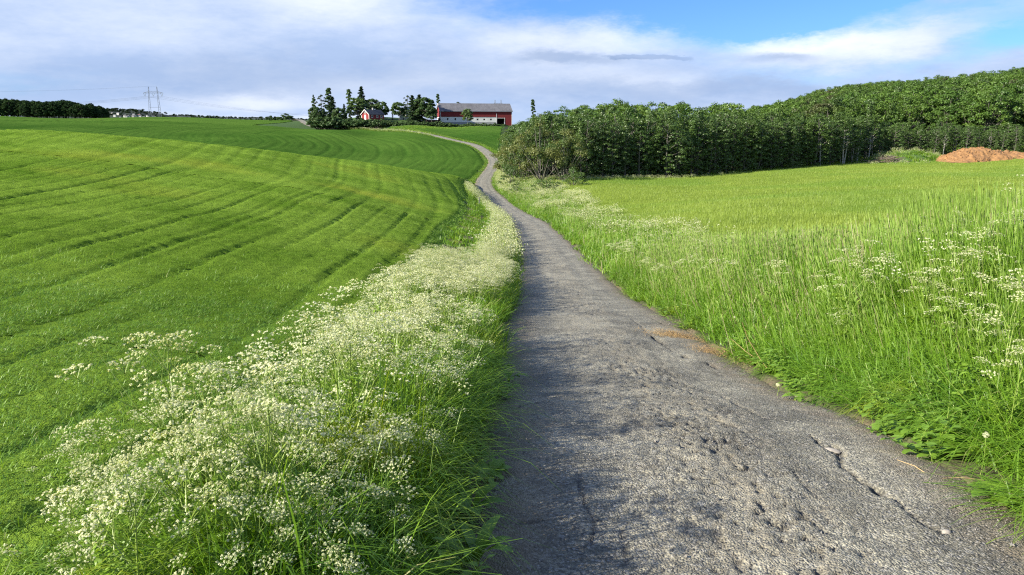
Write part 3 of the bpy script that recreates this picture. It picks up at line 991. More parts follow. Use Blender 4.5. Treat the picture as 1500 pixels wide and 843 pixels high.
M_can1 = with_bump(leaf_mat('barley_stand', (0.060, 0.150, 0.010), (0.340, 0.510, 0.070), None, trans=0.12, nscale=0.22, gloss=0.0, big=((0.34, 0.40, 0.05), 0.07, 0.52, 0.80)), 16, .10)
M_can2 = with_bump(leaf_mat('far_crop_stand', (0.020, 0.075, 0.010), (0.135, 0.240, 0.040), None, trans=0.1, nscale=0.02, gloss=0.0), 5, .12)
M_can3 = with_bump(leaf_mat('pale_barley_stand', (0.10, 0.18, 0.02), (0.33, 0.42, 0.07), None, trans=0.12, nscale=0.09, gloss=0.0, big=((0.19, 0.30, 0.04), 0.045, 0.45, 0.62)), 7, .14)
canopy('barley_stand', -12, 0, 1.4, 9, .05, [0], .085, M_can1, label='closed green surface of the barley nearest the viewer', category='crop')
canopy('barley_stand', -44, 3, 9, 46, .11, [0], .19, M_can1, lambda X, Y: np.clip((Y - 9) / 9, .45, 1), label='closed green surface of the barley on the near slope', category='crop')
canopy('barley_stand', -112, 0, 46, 140, .22, [0], .20, M_can1, label='closed green surface of the barley over the crest of the slope', category='crop')
canopy('far_crop_stand', -175, 60, 138, 345, .55, [0, 6, 8], .28, M_can2, rough=.07, label='closed dark green surface of the field across the hollow', category='crop')
canopy('far_crop_stand', -350, 60, 345, 470, .9, [0, 6, 8], .30, M_can2, rough=.06, label='closed dark green surface of the crop on the far ridge', category='crop')
canopy('far_crop_stand', -260, -175, 200, 345, .8, [0, 6, 8], .28, M_can2, rough=.07, label='closed dark green surface of the crop far to the left', category='crop')
canopy('pale_barley_stand', 3, 170, 26, 210, .6, [3], .40, M_can3, dep=.25, label='closed pale green surface of the right field', category='crop')

# left field
t1 = [tuft(s, 135, 0.28, 0.175, 0.0085, 0.72, 3, droop=.65, hs=.16) for s in range(5)]
t2 = [tuft(10 + s, 110, 0.36, 0.225, 0.0115, 0.60, 2, hs=.15) for s in range(4)]
t3 = [tuft(20 + s, 80, 0.60, 0.24, 0.019, 0.5, 2, hs=.13) for s in range(4)]
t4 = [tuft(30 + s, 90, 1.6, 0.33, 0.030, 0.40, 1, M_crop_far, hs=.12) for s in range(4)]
crop_layer('barley', 0.19, 1.5, 15, [0], 101, t1, label='bright green young barley covering the near slope left of the lane', category='crop')
crop_layer('barley', 0.29, 15, 46, [0], 102, t2, label='bright green young barley on the middle of the near slope left of the lane', category='crop')
crop_layer('barley', 0.50, 46, 138, [0], 103, t3, label='bright green young barley reaching over the crest of the near slope', category='crop')
crop_layer('young_crop', 1.7, 138, 345, [0, 6], 104, t4, label='dark green crop with curved wheel lines beyond the hollow', category='crop')
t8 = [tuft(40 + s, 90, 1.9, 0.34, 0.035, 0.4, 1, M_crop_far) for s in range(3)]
crop_layer('young_crop', 1.6, 345, 450, [0, 6], 105, t8, label='dark green crop on the farthest left ridge below the pylon', category='crop')
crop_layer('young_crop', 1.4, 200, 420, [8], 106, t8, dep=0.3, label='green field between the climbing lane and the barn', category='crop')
# right field
r1 = [tuft(50 + s, 90, 0.45, 0.50, 0.013, 0.35, 3, M_crop_yel) for s in range(4)]
r2 = [tuft(60 + s, 110, 0.8, 0.52, 0.028, 0.35, 2, M_crop_yel) for s in range(4)]
r3 = [tuft(70 + s, 130, 1.3, 0.52, 0.055, 0.35, 1, M_crop_yel) for s in range(4)]
crop_layer('pale_barley', 0.30, 4, 26, [3], 111, r1, dep=0.15, label='pale yellow-green barley just behind the tall right verge', category='crop')
crop_layer('pale_barley', 0.5, 26, 70, [3], 112, r2, dep=0.2, label='pale yellow-green barley in the middle of the right field', category='crop')
crop_layer('pale_barley', 0.9, 70, 210, [3], 113, r3, dep=0.3, label='pale yellow-green barley running up to the wood edge', category='crop')

# --- verge grass
g1 = [tuft(80 + s, 52, 0.22, 0.66, 0.0105, 0.72, 5, M_grass, 0.012, droop=.75) for s in range(6)]
g2 = [tuft(90 + s, 70, 0.42, 0.58, 0.016, 0.62, 4, M_grass, 0.012, droop=.65) for s in range(4)]
g3 = [tuft(100 + s, 70, 0.9, 0.50, 0.040, 0.50, 2, M_grass, 0.02) for s in range(4)]


def tall_tuft(seed, n, size, h, w, heads):
    r = np.random.default_rng(seed); G = Geo()
    b = np.c_[r.uniform(-size / 2, size / 2, (n, 2)), np.zeros(n)]
    V, Q, T, k = blades(b, h * 0.68 * np.clip(r.normal(1, .25, n), .4, 1.5), np.clip(r.normal(.55, .22, n), .05, .95), w * r.uniform(.6, 1.2, n), r, 3)
    val = r.uniform(0, .85, n); val[r.random(n) < 0.02] = 1
    G.add(V, Q, T, 0, np.repeat(val, k))
    for i in range(heads):
        p = np.r_[r.uniform(-size / 2, size / 2, 2), 0]; hh = h * r.uniform(0.72, 1.15); th = r.uniform(0, 6.28); ln = r.uniform(.02, .16) * hh
        d = np.array([math.cos(th), math.sin(th), 0])
        top = p + d * ln + np.array([0, 0, hh])
        mid = p + d * ln * .3 + np.array([0, 0, hh * .5])
        G.tube([p, mid, top], [w * .22, w * .17, w * .13], 3, 0, 0.7 if r.random() > .08 else 1.0, cap=False)
        L = r.uniform(.05, .11); hd = (top - mid); hd /= np.linalg.norm(hd)
        G.tube([top, top + hd * L * .45, top + hd * L], [w * .3, w * .48, w * .12], 3, 1, r.uniform(0, 1), cap=False)
    return G.mesh('tall_tuft', [M_tall, M_head])


h1 = [tall_tuft(120 + s, 40, 0.25, 0.92, 0.012, 4) for s in range(6)]
h2 = [tall_tuft(130 + s, 50, 0.5, 0.88, 0.018, 6) for s in range(4)]
h3 = [tall_tuft(140 + s, 50, 1.0, 0.85, 0.040, 7) for s in range(4)]

for cell, y0, y1, ms, sd, extra in ((0.13, 1.2, 9, g1, 121, 'nearest the camera'), (0.20, 9, 24, g2, 122, 'in the middle distance'), (0.5, 24, 135, g3, 123, 'far along the lane')):
    X, Y, d, pos, r = scatter(cell, y0, y1, [1], sd)
    lm = left_margin(Y)
    e = -d - ROADW / 2
    keepm = (e > 0.20 + 0.22 * r.random(len(X))) & (np.hypot(X, Y) > 2.7) & (r.random(len(X)) < np.where(Y < 12, 1.0, 0.85))
    bare_ = (Y > 14) & (Y < 90) & (np.abs(-d - 4.5) < 0.9)
    keepm &= ~(bare_ & (r.random(len(X)) < 0.7))
    keepm &= (r.random(len(X)) < np.where((e > .9) & (Y < 24), .62, 1))
    X, Y, d, pos, e, lm = (q[keepm] for q in (X, Y, d, pos, e, lm))
    bare_ = (Y > 14) & (np.abs(-d - 4.5) < 1.1)
    sz = np.clip(0.48 + e * 1.25, 0.6, 1.25) * np.where((e > 1.0) & (Y < 24), .78, 1) * (1 + 0.3 * fbm(X * .8, Y * .8, 2, sd)) * np.where(bare_, 0.5, 1.0) * np.where(Y > 24, 0.8, 1.0)
    sz = sz * np.clip((lm + d) / 0.5 + 0.45, 0.4, 1)
    lay('verge_grass', X, Y, d, pos, r, ms, sz, 1.0, label='lush green verge grass left of the lane, ' + extra, category='grass')
    print('verge left', len(X))
for cell, y0, y1, ms, ms2, sd, extra in ((0.14, 1.2, 10, g1, h1, 131, 'nearest the camera'), (0.26, 10, 28, g2, h2, 132, 'in the middle distance'), (0.6, 28, 135, g3, h3, 133, 'far along the lane')):
    X, Y, d, pos, r = scatter(cell, y0, y1, [2], sd)
    e = d - ROADW / 2
    keepm = (np.hypot(X, Y) > 2.7) & (e > 0.20 + 0.25 * r.random(len(X)) + 0.14 * vnoise(Y * 1.5, Y * 0, 4))
    X, Y, d, pos, e = (q[keepm] for q in (X, Y, d, pos, e))
    tall = e > np.interp(Y, [0, 5, 9], [1.7, 1.2, .7]) + 0.5 * fbm(X * .7, Y * .7, 2, 3) + 0.5 * r.normal(size=len(X))
    a = ~tall
    sz = np.clip(0.22 + e / 1.2, 0.22, 1.0) * (1 + 0.25 * fbm(X * .8, Y * .8, 2, sd))
    lay('verge_grass', X[a], Y[a], d[a], pos[a], r, ms, sz[a], 1.0, label='arching green grass along the right edge of the lane, ' + extra, category='grass')
    sz = np.clip(0.6 + e / 4.5, 0.6, 1.05) * (1 + 0.2 * fbm(X * .6, Y * .6, 2, sd + 1)) * np.where(Y > 28, 0.8, 1.0)
    lay('tall_grass', X[tall], Y[tall], d[tall], pos[tall], r, ms2, sz[tall], 1.0, label='tall seeding grass on the right verge, ' + extra, category='grass')
    print('verge right', len(X))
# broad-leaved weeds among the grass


def weed(seed):
    r = np.random.default_rng(seed); G = Geo(); nst = 4
    for s_ in range(nst):
        p0 = np.r_[r.normal(0, .07, 2), 0]; hh = r.uniform(.18, .6); tip = p0 + np.r_[r.normal(0, .09, 2), hh]
        G.tube([p0, (p0 + tip) / 2 + np.r_[r.normal(0, .01, 2), 0], tip], [.0035, .003, .002], 3, 1, .5, cap=False)
        nl = int(6 + hh * 14)
        for i in range(nl):
            t = (i + .5) / nl; b = p0 + (tip - p0) * t; th = i * 2.4 + r.normal(0, .3); L_ = r.uniform(.05, .11) * (1.25 - .6 * t); up = r.uniform(.1, .7)
            d_ = np.array([math.cos(th), math.sin(th), up]); sd = np.array([-d_[1], d_[0], 0]) * L_ * r.uniform(.22, .36); nrm = np.array([0, 0, .12 * L_])
            m1 = b + d_ * L_ * .4; m2 = b + d_ * L_ * .75 - np.array([0, 0, L_ * .1]); e_ = b + d_ * L_ - np.array([0, 0, L_ * .3])
            G.add([b, m1 + sd + nrm, m1, m1 - sd + nrm, m2 + sd * .7 + nrm, m2, m2 - sd * .7 + nrm, e_], quads=[(2, 1, 4, 5), (3, 2, 5, 6)], tris=[(0, 1, 2), (0, 2, 3), (5, 4, 7), (6, 5, 7)], mat=0, val=r.uniform(0, .85))
    return G.mesh('weed', [M_broad, M_stem])


wd_t = [weed(600 + i) for i in range(6)]
X, Y, d, pos, r = scatter(0.2, 1.4, 26, [1, 2], 171)
e = np.abs(d) - ROADW / 2
kk = (e > .08) & (np.hypot(X, Y) > 2.9) & (r.random(len(X)) < np.clip(.16 + .5 * fbm(X * .9, Y * .9, 2, 88), 0, .7) * np.where(e < .7, 1.6, 1) * np.where(d < 0, .8, 1))
X, Y, d, pos, e = X[kk], Y[kk], d[kk], pos[kk], e[kk]
lay('broad_leaved_weeds', X, Y, d, pos, r, wd_t, np.clip(.45 + e * .7, .45, 1.5) * r.uniform(.7, 1.2, len(X)), r.uniform(.9, 1.5, len(X)), label='leafy green weeds growing through the grass of both verges', category='weeds')
print('weeds', len(X))
# verge along the climbing lane and round the farm
X, Y, d, pos, r = scatter(0.8, 135, 345, [1, 2, 5], 141)
k_ = (np.abs(d) > ROADW / 2 + 0.3) & ((np.abs(d) < 9) | (Y > 325))
X, Y, d, pos = X[k_], Y[k_], d[k_], pos[k_]
lay('verge_grass', X, Y, d, pos, r, g3, np.where(d > 0, 0.9, 0.55) * r.uniform(.7, 1.2, len(X)) * np.where(Y > 345, .3, 1), 1.0, label='rough grass beside the lane where it climbs to the farm', category='grass')
X, Y, d, pos, r = scatter(1.5, 118, 230, [4], 142)
lay('undergrowth', X, Y, d, pos, r, g3, r.uniform(1, 2.0, len(X)), 1.6, label='dark undergrowth on the floor of the wood', category='undergrowth')

# --- cow parsley


def umbel_geo(G, c, R, r, lod, m_stem, m_pet, axis=(0, 0, 1)):
    """compound umbel: rays from c spreading to a shallow dome of little flower clusters"""
    n = {0: 13, 1: 10, 2: 5}[lod]
    a = np.asarray(axis, float); a /= np.linalg.norm(a)
    x = np.cross(a, (0.3, 1, 0.2)); x /= np.linalg.norm(x); y = np.cross(a, x)
    ph = r.uniform(0, 6.28)
    for i in range(n):
        t = math.sqrt((i + 0.4) / n); th = ph + i * 2.39996
        ce = c + (x * math.cos(th) + y * math.sin(th)) * R * t + a * (R * 0.75 * (1 - 0.45 * t * t))
        if lod == 0:
            w = 0.0007; s = np.cross(ce - c, a); s = s / (np.linalg.norm(s) + 1e-9) * w
            G.add([c - s, c + s, ce + s, ce - s], quads=[(0, 1, 2, 3)], mat=m_stem, val=0.6)
            k = 11; off = r.normal(0, 1, (k, 3)); off /= np.linalg.norm(off, axis=1)[:, None]
            C = ce + off * R * 0.155 * r.uniform(.3, 1, (k, 1)) * np.array([1, 1, .55])
            V, Q = quads_cloud(C, off * .6 + a + r.normal(0, .35, (k, 3)), R * 0.125 * r.uniform(.7, 1.3, k), r)
            G.add(V, quads=Q, mat=m_pet, val=np.repeat(r.uniform(.2, 1, k), 4))
        elif lod == 1:
            k = 4; C = ce + r.normal(0, R * .10, (k, 3)) * np.array([1, 1, .4])
            V, Q = quads_cloud(C, np.array(a) + r.normal(0, .45, (k, 3)), R * 0.185 * r.uniform(.7, 1.3, k), r)
            G.add(V, quads=Q, mat=m_pet, val=np.repeat(r.uniform(.1, 1, k), 4))
        else:
            V, Q = quads_cloud(ce[None], np.array(a)[None] + r.normal(0, .5, (1, 3)), [R * 0.62], r)
            G.add(V, quads=Q, mat=m_pet, val=r.uniform(0, 1))


def parsley(seed, h, lod=0, branches=6, spread=0.33, w=0.0055, leaves=7, dense=1.0):
    """returns stem, foliage and a list of (centre, radius, axis) of its umbels"""
    r = np.random.default_rng(seed)
    S, Fo = Geo(), Geo(); um = []
    lean = r.normal(0, 0.07, 2)
    top = np.array([lean[0] * h, lean[1] * h, h * 0.9])
    ts = np.linspace(0, 1, 5)
    P = np.stack([top * t + np.array([math.sin(t * 5 + seed), math.cos(t * 4), 0]) * 0.012 * t for t in ts])
    sides = 5 if lod == 0 else 3
    S.tube(P, np.linspace(w, w * .5, 5), sides, 0, 0.55, cap=False)
    def umb(base, direc, length, rad0):
        """a stalk that ends in an umbel"""
        e = base + direc * length
        S.tube([base, base + direc * length * .5 + np.array([0, 0, length * .04]), e + np.array([0, 0, length * .08])], [rad0, rad0 * .8, rad0 * .6], sides if lod == 0 else 3, 0, 0.65, cap=False)
        um.append((e + np.array([0, 0, length * .08]), r.uniform(.042, .075), direc * .5 + np.array([0, 0, 1.0]) + r.normal(0, .15, 3)))
    th0 = r.uniform(0, 6.28)
    for b in range(branches):
        t = 0.34 + 0.58 * (b + r.uniform(0, .6)) / branches
        base = top * t; th = th0 + b * 2.4 + r.normal(0, .3)
        up = r.uniform(.75, 1.5)
        dr = np.array([math.cos(th), math.sin(th), up * 1.2]); dr /= np.linalg.norm(dr)
        L = (h * 1.0 - base[2]) / max(dr[2], .3) * r.uniform(.62, .98)
        L = min(L, spread * 2.0)
        fork = base + dr * L * .55
        S.tube([base, fork], [w * .55, w * .42], 3, 0, 0.6, cap=False)
        for q in range(r.integers(1, 4)):
            d2 = dr + np.array([r.normal(0, .42), r.normal(0, .42), r.uniform(0, .45)]); d2 /= np.linalg.norm(d2)
            umb(fork, d2, L * .45 * r.uniform(.7, 1.2), w * .3)
    for q in range(3):
        d2 = np.array([r.normal(0, .5), r.normal(0, .5), 1.0]); d2 /= np.linalg.norm(d2)
        umb(top, d2, h * .12 * r.uniform(.7, 1.2), w * .4)
    nl = {0: 16, 1: 9, 2: 4}[lod]
    for b in range(leaves):
        t = r.uniform(.02, .72); base = top * t; th = r.uniform(0, 6.28); L = h * r.uniform(.16, .32) * (1.15 - t * .6)
        d = np.array([math.cos(th), math.sin(th), r.uniform(.1, .8)]); sd = np.array([-d[1], d[0], 0])
        if lod < 2:
            S.tube([base, base + d * L * .5, base + d * L + np.array([0, 0, -.12 * L])], [w * .3, w * .2, w * .1], 3, 0, .3, cap=False)
        C = []; Nn = []; sz = []
        for i in range(nl):
            u = .25 + .75 * (i + .5) / nl; c = base + d * L * u + np.array([0, 0, -.12 * L * u * u])
            wdt = L * .42 * (1.05 - u)
            for sg in (-1, 1):
                for f in ((.35, .8) if lod == 0 else (.6,)):
                    C.append(c + sd * sg * wdt * f + r.normal(0, .006, 3)); Nn.append(np.array([0, 0, 1]) + r.normal(0, .4, 3)); sz.append(L * (.13 if lod == 0 else .22))
        V, Q = quads_cloud(np.array(C), np.array(Nn), np.array(sz), r, .55)
        Fo.add(V, quads=Q, mat=0, val=np.repeat(r.uniform(0, .8, len(C)), 4))
    return S, Fo, um


class PT: pass


def parsley_template(seed, h, lod, **kw):
    S, Fo, um = parsley(seed, h, lod, **kw)
    r = np.random.default_rng(seed + 500); G = Geo()
    for c, R, ax in um: umbel_geo(G, c, R * (1.12 if lod else 1.0), r, lod, 1, 0, ax)
    p = PT(); p.stem = S.mesh('parsley_stem', [M_stem]); p.leaf = Fo.mesh('parsley_leaves', [M_fern]); p.flow = G.mesh('parsley_flowers', [M_petal, M_stem]); p.um = um
    return p


def merged(seed, h, lod, **kw):
    """one light mesh for a whole plant, for the distant stuff"""
    S, Fo, um = parsley(seed, h, lod, **kw)
    r = np.random.default_rng(seed + 500); G = Geo()
    for c, R, ax in um: umbel_geo(G, c, R * 1.25, r, lod, 1, 0, ax)
    for src, mt in ((S, 1), (Fo, 2)):
        V = np.concatenate(src.V); vv = np.concatenate(src.val)
        G.add(V, quads=np.concatenate(src.Q) if src.Q else None, mat=mt, val=vv)
    return G.mesh('parsley', [M_petal, M_stem, M_fern])


# one umbel mesh per size for the plants close by, so each head is its own part
ru = np.random.default_rng(5)
umb_meshes = []
for i in range(5):
    G = Geo(); umbel_geo(G, np.zeros(3), 0.036, ru, 0, 1, 0); umb_meshes.append(G.mesh('umbel', [M_petal, M_stem]))
near_t = [parsley_template(200 + i, hh, 0, branches=b, leaves=20) for i, (hh, b) in enumerate([(1.05, 7), (0.95, 6), (0.85, 7), (1.1, 8), (0.75, 5)])]
mid_t = [parsley_template(220 + i, hh, 1, branches=b, leaves=14) for i, (hh, b) in enumerate([(1.05, 7), (0.95, 6), (0.85, 7), (1.1, 8), (0.8, 6)])]
protos = {}


def place_parsley(x, y, z, s, rz, near, ti, left, label=None, group=True, tilt=(0, 0)):
    t = (near_t if near else mid_t)[ti]
    key = (near, ti)
    zone = 0 if y < 5.0 else (1 if y < 8.5 else 2)
    if left:
        lb0, grp = [('white-flowered cow parsley plant in the foreground thicket at the lower left', 'foreground cow parsley on the left'),
                    ('white-flowered cow parsley plant in the thick bank behind the foreground plants, left of the road', 'cow parsley in the middle of the left bank'),
                    ('cow parsley plant in the dense pale part of the left bank further up the road', 'cow parsley in the upper left bank')][zone]
    else:
        lb0, grp = [('cow parsley plant in the tall grass at the right edge nearest the viewer', 'nearest cow parsley on the right'),
                    ('cow parsley plant rising from the tall grass at the middle right', 'cow parsley in the middle of the right verge'),
                    ('cow parsley plant in the right verge with the pale barley field behind it', 'cow parsley of the right verge before the barley')][zone]
    lb = label or lb0
    if key not in protos:
        o = link('cow_parsley', t.stem)
        link('foliage', t.leaf, o)
        if near:
            for j, (c, R, ax) in enumerate(t.um):
                e = link('flower_head', umb_meshes[j % 5], o, tuple(c)); e.scale = (R / .036,) * 3
                e.rotation_euler = Vector(ax).to_track_quat('Z', 'Y').to_euler()
        else:
            fh = link('flower_heads', t.flow, o); fh['kind'] = 'stuff'
        o['category'] = 'wildflower'; protos[key] = o; n = o
    else:
        n = copy_thing(protos[key], (0, 0, 0))
    n.location = (x, y, z - 0.01); n.rotation_euler = (tilt[0], tilt[1], rz); n.scale = (s, s, s); n['label'] = lb
    if 'group' in n: del n['group']
    if group: n['group'] = grp
    return n


# a few plants that stand out, placed where the photograph shows them
HERO = [(292, 838, 3.45, 1.10, 3, 'tall cow parsley with one thick stem rising over the field at the left front', True),
        (165, 835, 3.6, 0.72, 0, 'cow parsley with a broad flower head, leftmost of the front plants', True),
        (105, 830, 3.7, 0.58, 1, 'small cow parsley at the lower left corner beside the barley', True),
        (1475, 470, 5.6, 1.12, 3, 'tallest cow parsley of the right verge, at the right edge of the view', False),
        (1405, 440, 7.0, 1.15, 0, 'cow parsley with a single high flower head below the soil heap', False),
        (1245, 420, 8.5, 1.10, 3, 'slender cow parsley standing above the right verge against the field', False),
        (1440, 455, 6.3, 1.10, 4, 'leafy cow parsley just left of the tallest one at the right edge', False),
        (1490, 520, 4.9, .95, 2, 'bushy cow parsley in front of the tallest one, at the picture edge', False),
        (1345, 430, 7.8, 1.02, 2, 'cow parsley left of the high single flower head, halfway up the right verge', False),
        (1130, 400, 11.5, 1.10, 1, 'cow parsley standing by itself where the right verge meets the pale field', False)]
nplant = 0
for px, py, Y, s, ti, lb, left in HERO:
    a, b = ray(px, py); x = float(a * Y); z = Hh(x, Y)
    place_parsley(x, Y, z, s, 0.7 * nplant, True, ti, left, lb, False); nplant += 1
rp = np.random.default_rng(77)
cand = []
for i in range(16000):
    Y = rp.uniform(1.6, 11.0); x = rp.uniform(-0.76 * Y - 1, 0.76 * Y + 1)
    cand.append((x, Y))
cand = np.array(cand); cd, cp = road_dist(cand[:, 0], cand[:, 1])
lm = left_margin(cand[:, 1])
e = -cd - ROADW / 2
pl = np.where((e > 0.40) & (-cd < lm + 0.20), np.clip((e - 0.1) / 0.6, 0.3, 1.0) * np.clip((lm + 0.35 + cd) / 0.5, 0, 1), 0)

er = cd - ROADW / 2
pr = np.where((er > 0.9) & (cd < 8), 0.022 + 0.03 * np.clip((er - 2) / 2, 0, 1) * (1 + fbm(cand[:, 0] * .5, cand[:, 1] * .5, 2, 9)), 0)
ok = rp.random(len(cand)) < np.maximum(pl, pr)
pts = []
for (x, y), dd in zip(cand[ok], cd[ok]):
    lim = (0.20 if y < 6 else 0.235) if dd < 0 else 0.42
    if math.hypot(x, y) < 2.8: continue
    if all((x - a)**2 + (y - b)**2 > lim * lim for a, b, _ in pts): pts.append((x, y, dd))
pts.sort(key=lambda q: math.hypot(q[0], q[1]))
pa = np.array(pts); pz = height(pa[:, 0], pa[:, 1])
for i, (x, y, dd) in enumerate(pts):
    if nplant >= 300: break
    s = rp.uniform(.70, 1.32) * (0.95 if dd < 0 else 1.0)
    if dd < 0: s *= np.clip((left_margin(y) + dd) / 1.2 + .62, .62, 1.0)
    if dd < 0: s *= np.clip(0.74 + (-dd - 1.8) / 2.4, .74, 1.0)
    lean_to_road = 0.10 if -2.6 < dd < 0 else 0.0
    place_parsley(x, y, pz[i], s, rp.uniform(0, 6.28), nplant < 46, int(rp.integers(0, 5)), dd < 0, tilt=(rp.normal(0, .06), rp.normal(0, .06) + lean_to_road))
    nplant += 1
cut = i
print('parsley', nplant, 'of', len(pts), 'next at', pts[min(cut, len(pts) - 1)][:2])
farm_t = [merged(240 + i, hh, 1, branches=6, leaves=11) for i, hh in enumerate([1.0, .9, 1.1, .85])]
rest = [(p, zz) for p, zz in zip(pts[cut:], pz[cut:])]
# the rest of the bank as one mass of stuff
X, Y, d, pos, r = scatter(0.215, 2, 34, [1, 2], 151)
rr = np.hypot(X, Y); e = -d - ROADW / 2; er = d - ROADW / 2; lm = left_margin(Y)
R_cut = math.hypot(*pts[min(cut, len(pts) - 1)][:2])
reach = np.interp(Y, [0, 19, 23, 34], [9, 9, 1.9, 1.5])
pl = np.where((e > 0.3) & (-d < lm + .15) & (e < reach), np.clip((e - .2) / .6, .1, .95), 0)
pr = np.where(er > 1.0, 0.02 + 0.13 * np.clip((Y - 14) / 14, 0, 1) + 0.03 * np.clip((er - 2.5) / 2, 0, 1), 0)
kk = (rr > R_cut) & (r.random(len(X)) < np.maximum(pl, pr) * np.where(d < 0, 0.74, .6))
X, Y, d, pos = X[kk], Y[kk], d[kk], pos[kk]
if rest:
    X = np.r_[X, [p[0] for p, _ in rest]]; Y = np.r_[Y, [p[1] for p, _ in rest]]; d, pos = road_dist(X, Y)
sc = r.uniform(.7, 1.0, len(X)) * np.where(Y > 24, .9, 1)
lay('cow_parsley_bank', X, Y, d, pos, r, farm_t, sc, sc, label='mass of flowering cow parsley further along both verges', category='wildflowers')
print('parsley bank', len(X))
# far drifts: patches of flower heads over stems
def drift(seed, n, size, h):
    r = np.random.default_rng(seed); G = Geo()
    for i in range(n):
        p = np.r_[r.uniform(-size / 2, size / 2, 2), 0]; hh = h * r.uniform(.6, 1.05)
        G.tube([p, p + np.array([r.normal(0, .08), r.normal(0, .08), hh])], [.008, .006], 3, 1, .5, cap=False)
        for q in range(5):
            c = p + np.array([r.normal(0, .16), r.normal(0, .16), hh * r.uniform(.78, 1.04)])
            V, Q = quads_cloud(c + r.normal(0, .03, (3, 3)) * np.array([1, 1, .4]), np.array([0, 0, 1]) + r.normal(0, .5, (3, 3)), .056 * r.uniform(.7, 1.2, 3), r)
            G.add(V, quads=Q, mat=0, val=np.repeat(r.uniform(0, 1, 3), 4))
        C = p + r.normal(0, .14, (8, 3)) * np.array([1, 1, .2]) + np.c_[np.zeros((8, 2)), r.uniform(.1, .75, 8) * hh]
        V, Q = quads_cloud(C, r.normal(0, 1, (8, 3)), .12, r, .4); G.add(V, quads=Q, mat=2, val=.4)
    return G.mesh('drift', [M_petal, M_stem, M_fern])


dr = [drift(260 + i, 9, .8, .95) for i in range(4)]
X, Y, d, pos, r = scatter(0.5, 30, 135, [1, 2, 3], 152)
e = -d - ROADW / 2; er = d - ROADW / 2
pl = np.where((e > .2) & (e < np.interp(Y, [30, 60, 85, 92, 110, 118, 125], [1.7, 1.6, 1.4, 2.8, 2.8, 1.8, .3])), .9, 0) * np.clip((122 - Y) / 4, 0, 1)
pl = pl * np.where((Y > 87) & (Y < 93), 0.15, 1)
pr = np.where((er > np.interp(Y, [30, 60, 90, 120], [2.4, 2.0, 1.4, .6])) & (er < np.interp(Y, [30, 60, 90, 130], [6, 6.5, 8.5, 9])), .20 + .42 * fbm(X * .25, Y * .12, 3, 12), 0)
pr = np.where(pr > 0, pr * np.interp(Y, [30, 60, 100], [.5, .8, 1.4]), 0)
kk = r.random(len(X)) < np.maximum(pl, pr)
X, Y, d, pos = X[kk], Y[kk], d[kk], pos[kk]
# beside the lane by the wood and along the foot of the wood
X2, Y2, d2, p2, r2_ = scatter(0.9, 118, 240, [2, 3, 4], 153)
er2 = d2 - ROADW / 2
ex = np.array([W(a, b, c)[:2] for a, b, c in EDGE]); yw = np.interp(X2, ex[:, 0], ex[:, 1], left=999)
k2 = ((er2 > .4) & (er2 < 3.2) & (Y2 < 215)) | ((Y2 > yw - 3.5) & (Y2 < yw - .5) & (X2 < 45) & (X2 > 3) & (r2_.random(len(X2)) < .75 * np.clip((48 - X2) / 30, .3, 1)) & (d2 > 6))
X = np.r_[X, X2[k2]]; Y = np.r_[Y, Y2[k2]]
# crest of the field across the hollow, where the track runs behind
X3 = np.array([W(u, 189, 330)[0] for u in np.linspace(478, 645, 190)]) + r.normal(0, .4, 190)
Y3 = np.array([np.interp(u, [478, 520, 560, 600, 645], [352, 346, 334, 318, 294]) for u in np.linspace(478, 645, 190)]) + r.normal(0, 1.0, 190)
X = np.r_[X, X3]; Y = np.r_[Y, Y3]
d, pos = road_dist(X, Y)
k_ = np.abs(d) > ROADW / 2 + .35
X, Y, d, pos = X[k_], Y[k_], d[k_], pos[k_]
s = r.uniform(.75, 1.1, len(X)) * np.where(Y > 280, 1.1, 1)
lay('cow_parsley_drift', X, Y, d, pos, r, dr, s, s, label='far drifts of white cow parsley along the lane and the wood', category='wildflowers')
print('drift', len(X), round(time.time() - T0, 1))
# ------------------------------------------------------------------ trees
M_bark = flat_mat('grey_bark', (0.16, 0.15, 0.13), (0.07, 0.065, 0.055), 6, 0.9, 0.5, 12)
M_pale = flat_mat('pale_aspen_bark', (0.50, 0.49, 0.44), (0.22, 0.21, 0.18), 2.5, 0.85, 0.3, 9)
M_aspen = leaf_mat('aspen_leaf', (0.042, 0.095, 0.020), (0.150, 0.240, 0.052), None, trans=0.30, nscale=0.10, gloss=0.05)
M_alder = leaf_mat('alder_leaf', (0.036, 0.085, 0.016), (0.125, 0.205, 0.040), None, trans=0.25, nscale=0.08, gloss=0.04)
M_hill = leaf_mat('hillside_leaf', (0.055, 0.125, 0.020), (0.165, 0.265, 0.045), None, trans=0.28, nscale=0.09, gloss=0.03,
                  big=((0.080, 0.075, 0.040), 0.030, 0.58, 0.72))
M_willow = leaf_mat('willow_leaf', (0.095, 0.135, 0.030), (0.24, 0.245, 0.075), None, trans=0.3, nscale=0.35, gloss=0.03,
                    big=((0.07, 0.13, 0.03), 0.30, 0.45, 0.6))
M_bush = leaf_mat('bush_leaf', (0.055, 0.12, 0.022), (0.15, 0.22, 0.05), None, trans=0.3, nscale=0.4, gloss=0.04)
M_spruce = leaf_mat('spruce_needle', (0.024, 0.052, 0.020), (0.058, 0.100, 0.036), None, trans=0.1, nscale=0.3, gloss=0.03)
M_farmleaf = leaf_mat('maple_leaf', (0.036, 0.080, 0.022), (0.095, 0.160, 0.044), None, trans=0.25, nscale=0.2, gloss=0.03)
M_airy = leaf_mat('birch_leaf', (0.055, 0.085, 0.040), (0.12, 0.15, 0.075), None, trans=0.3, nscale=0.2, gloss=0.03)
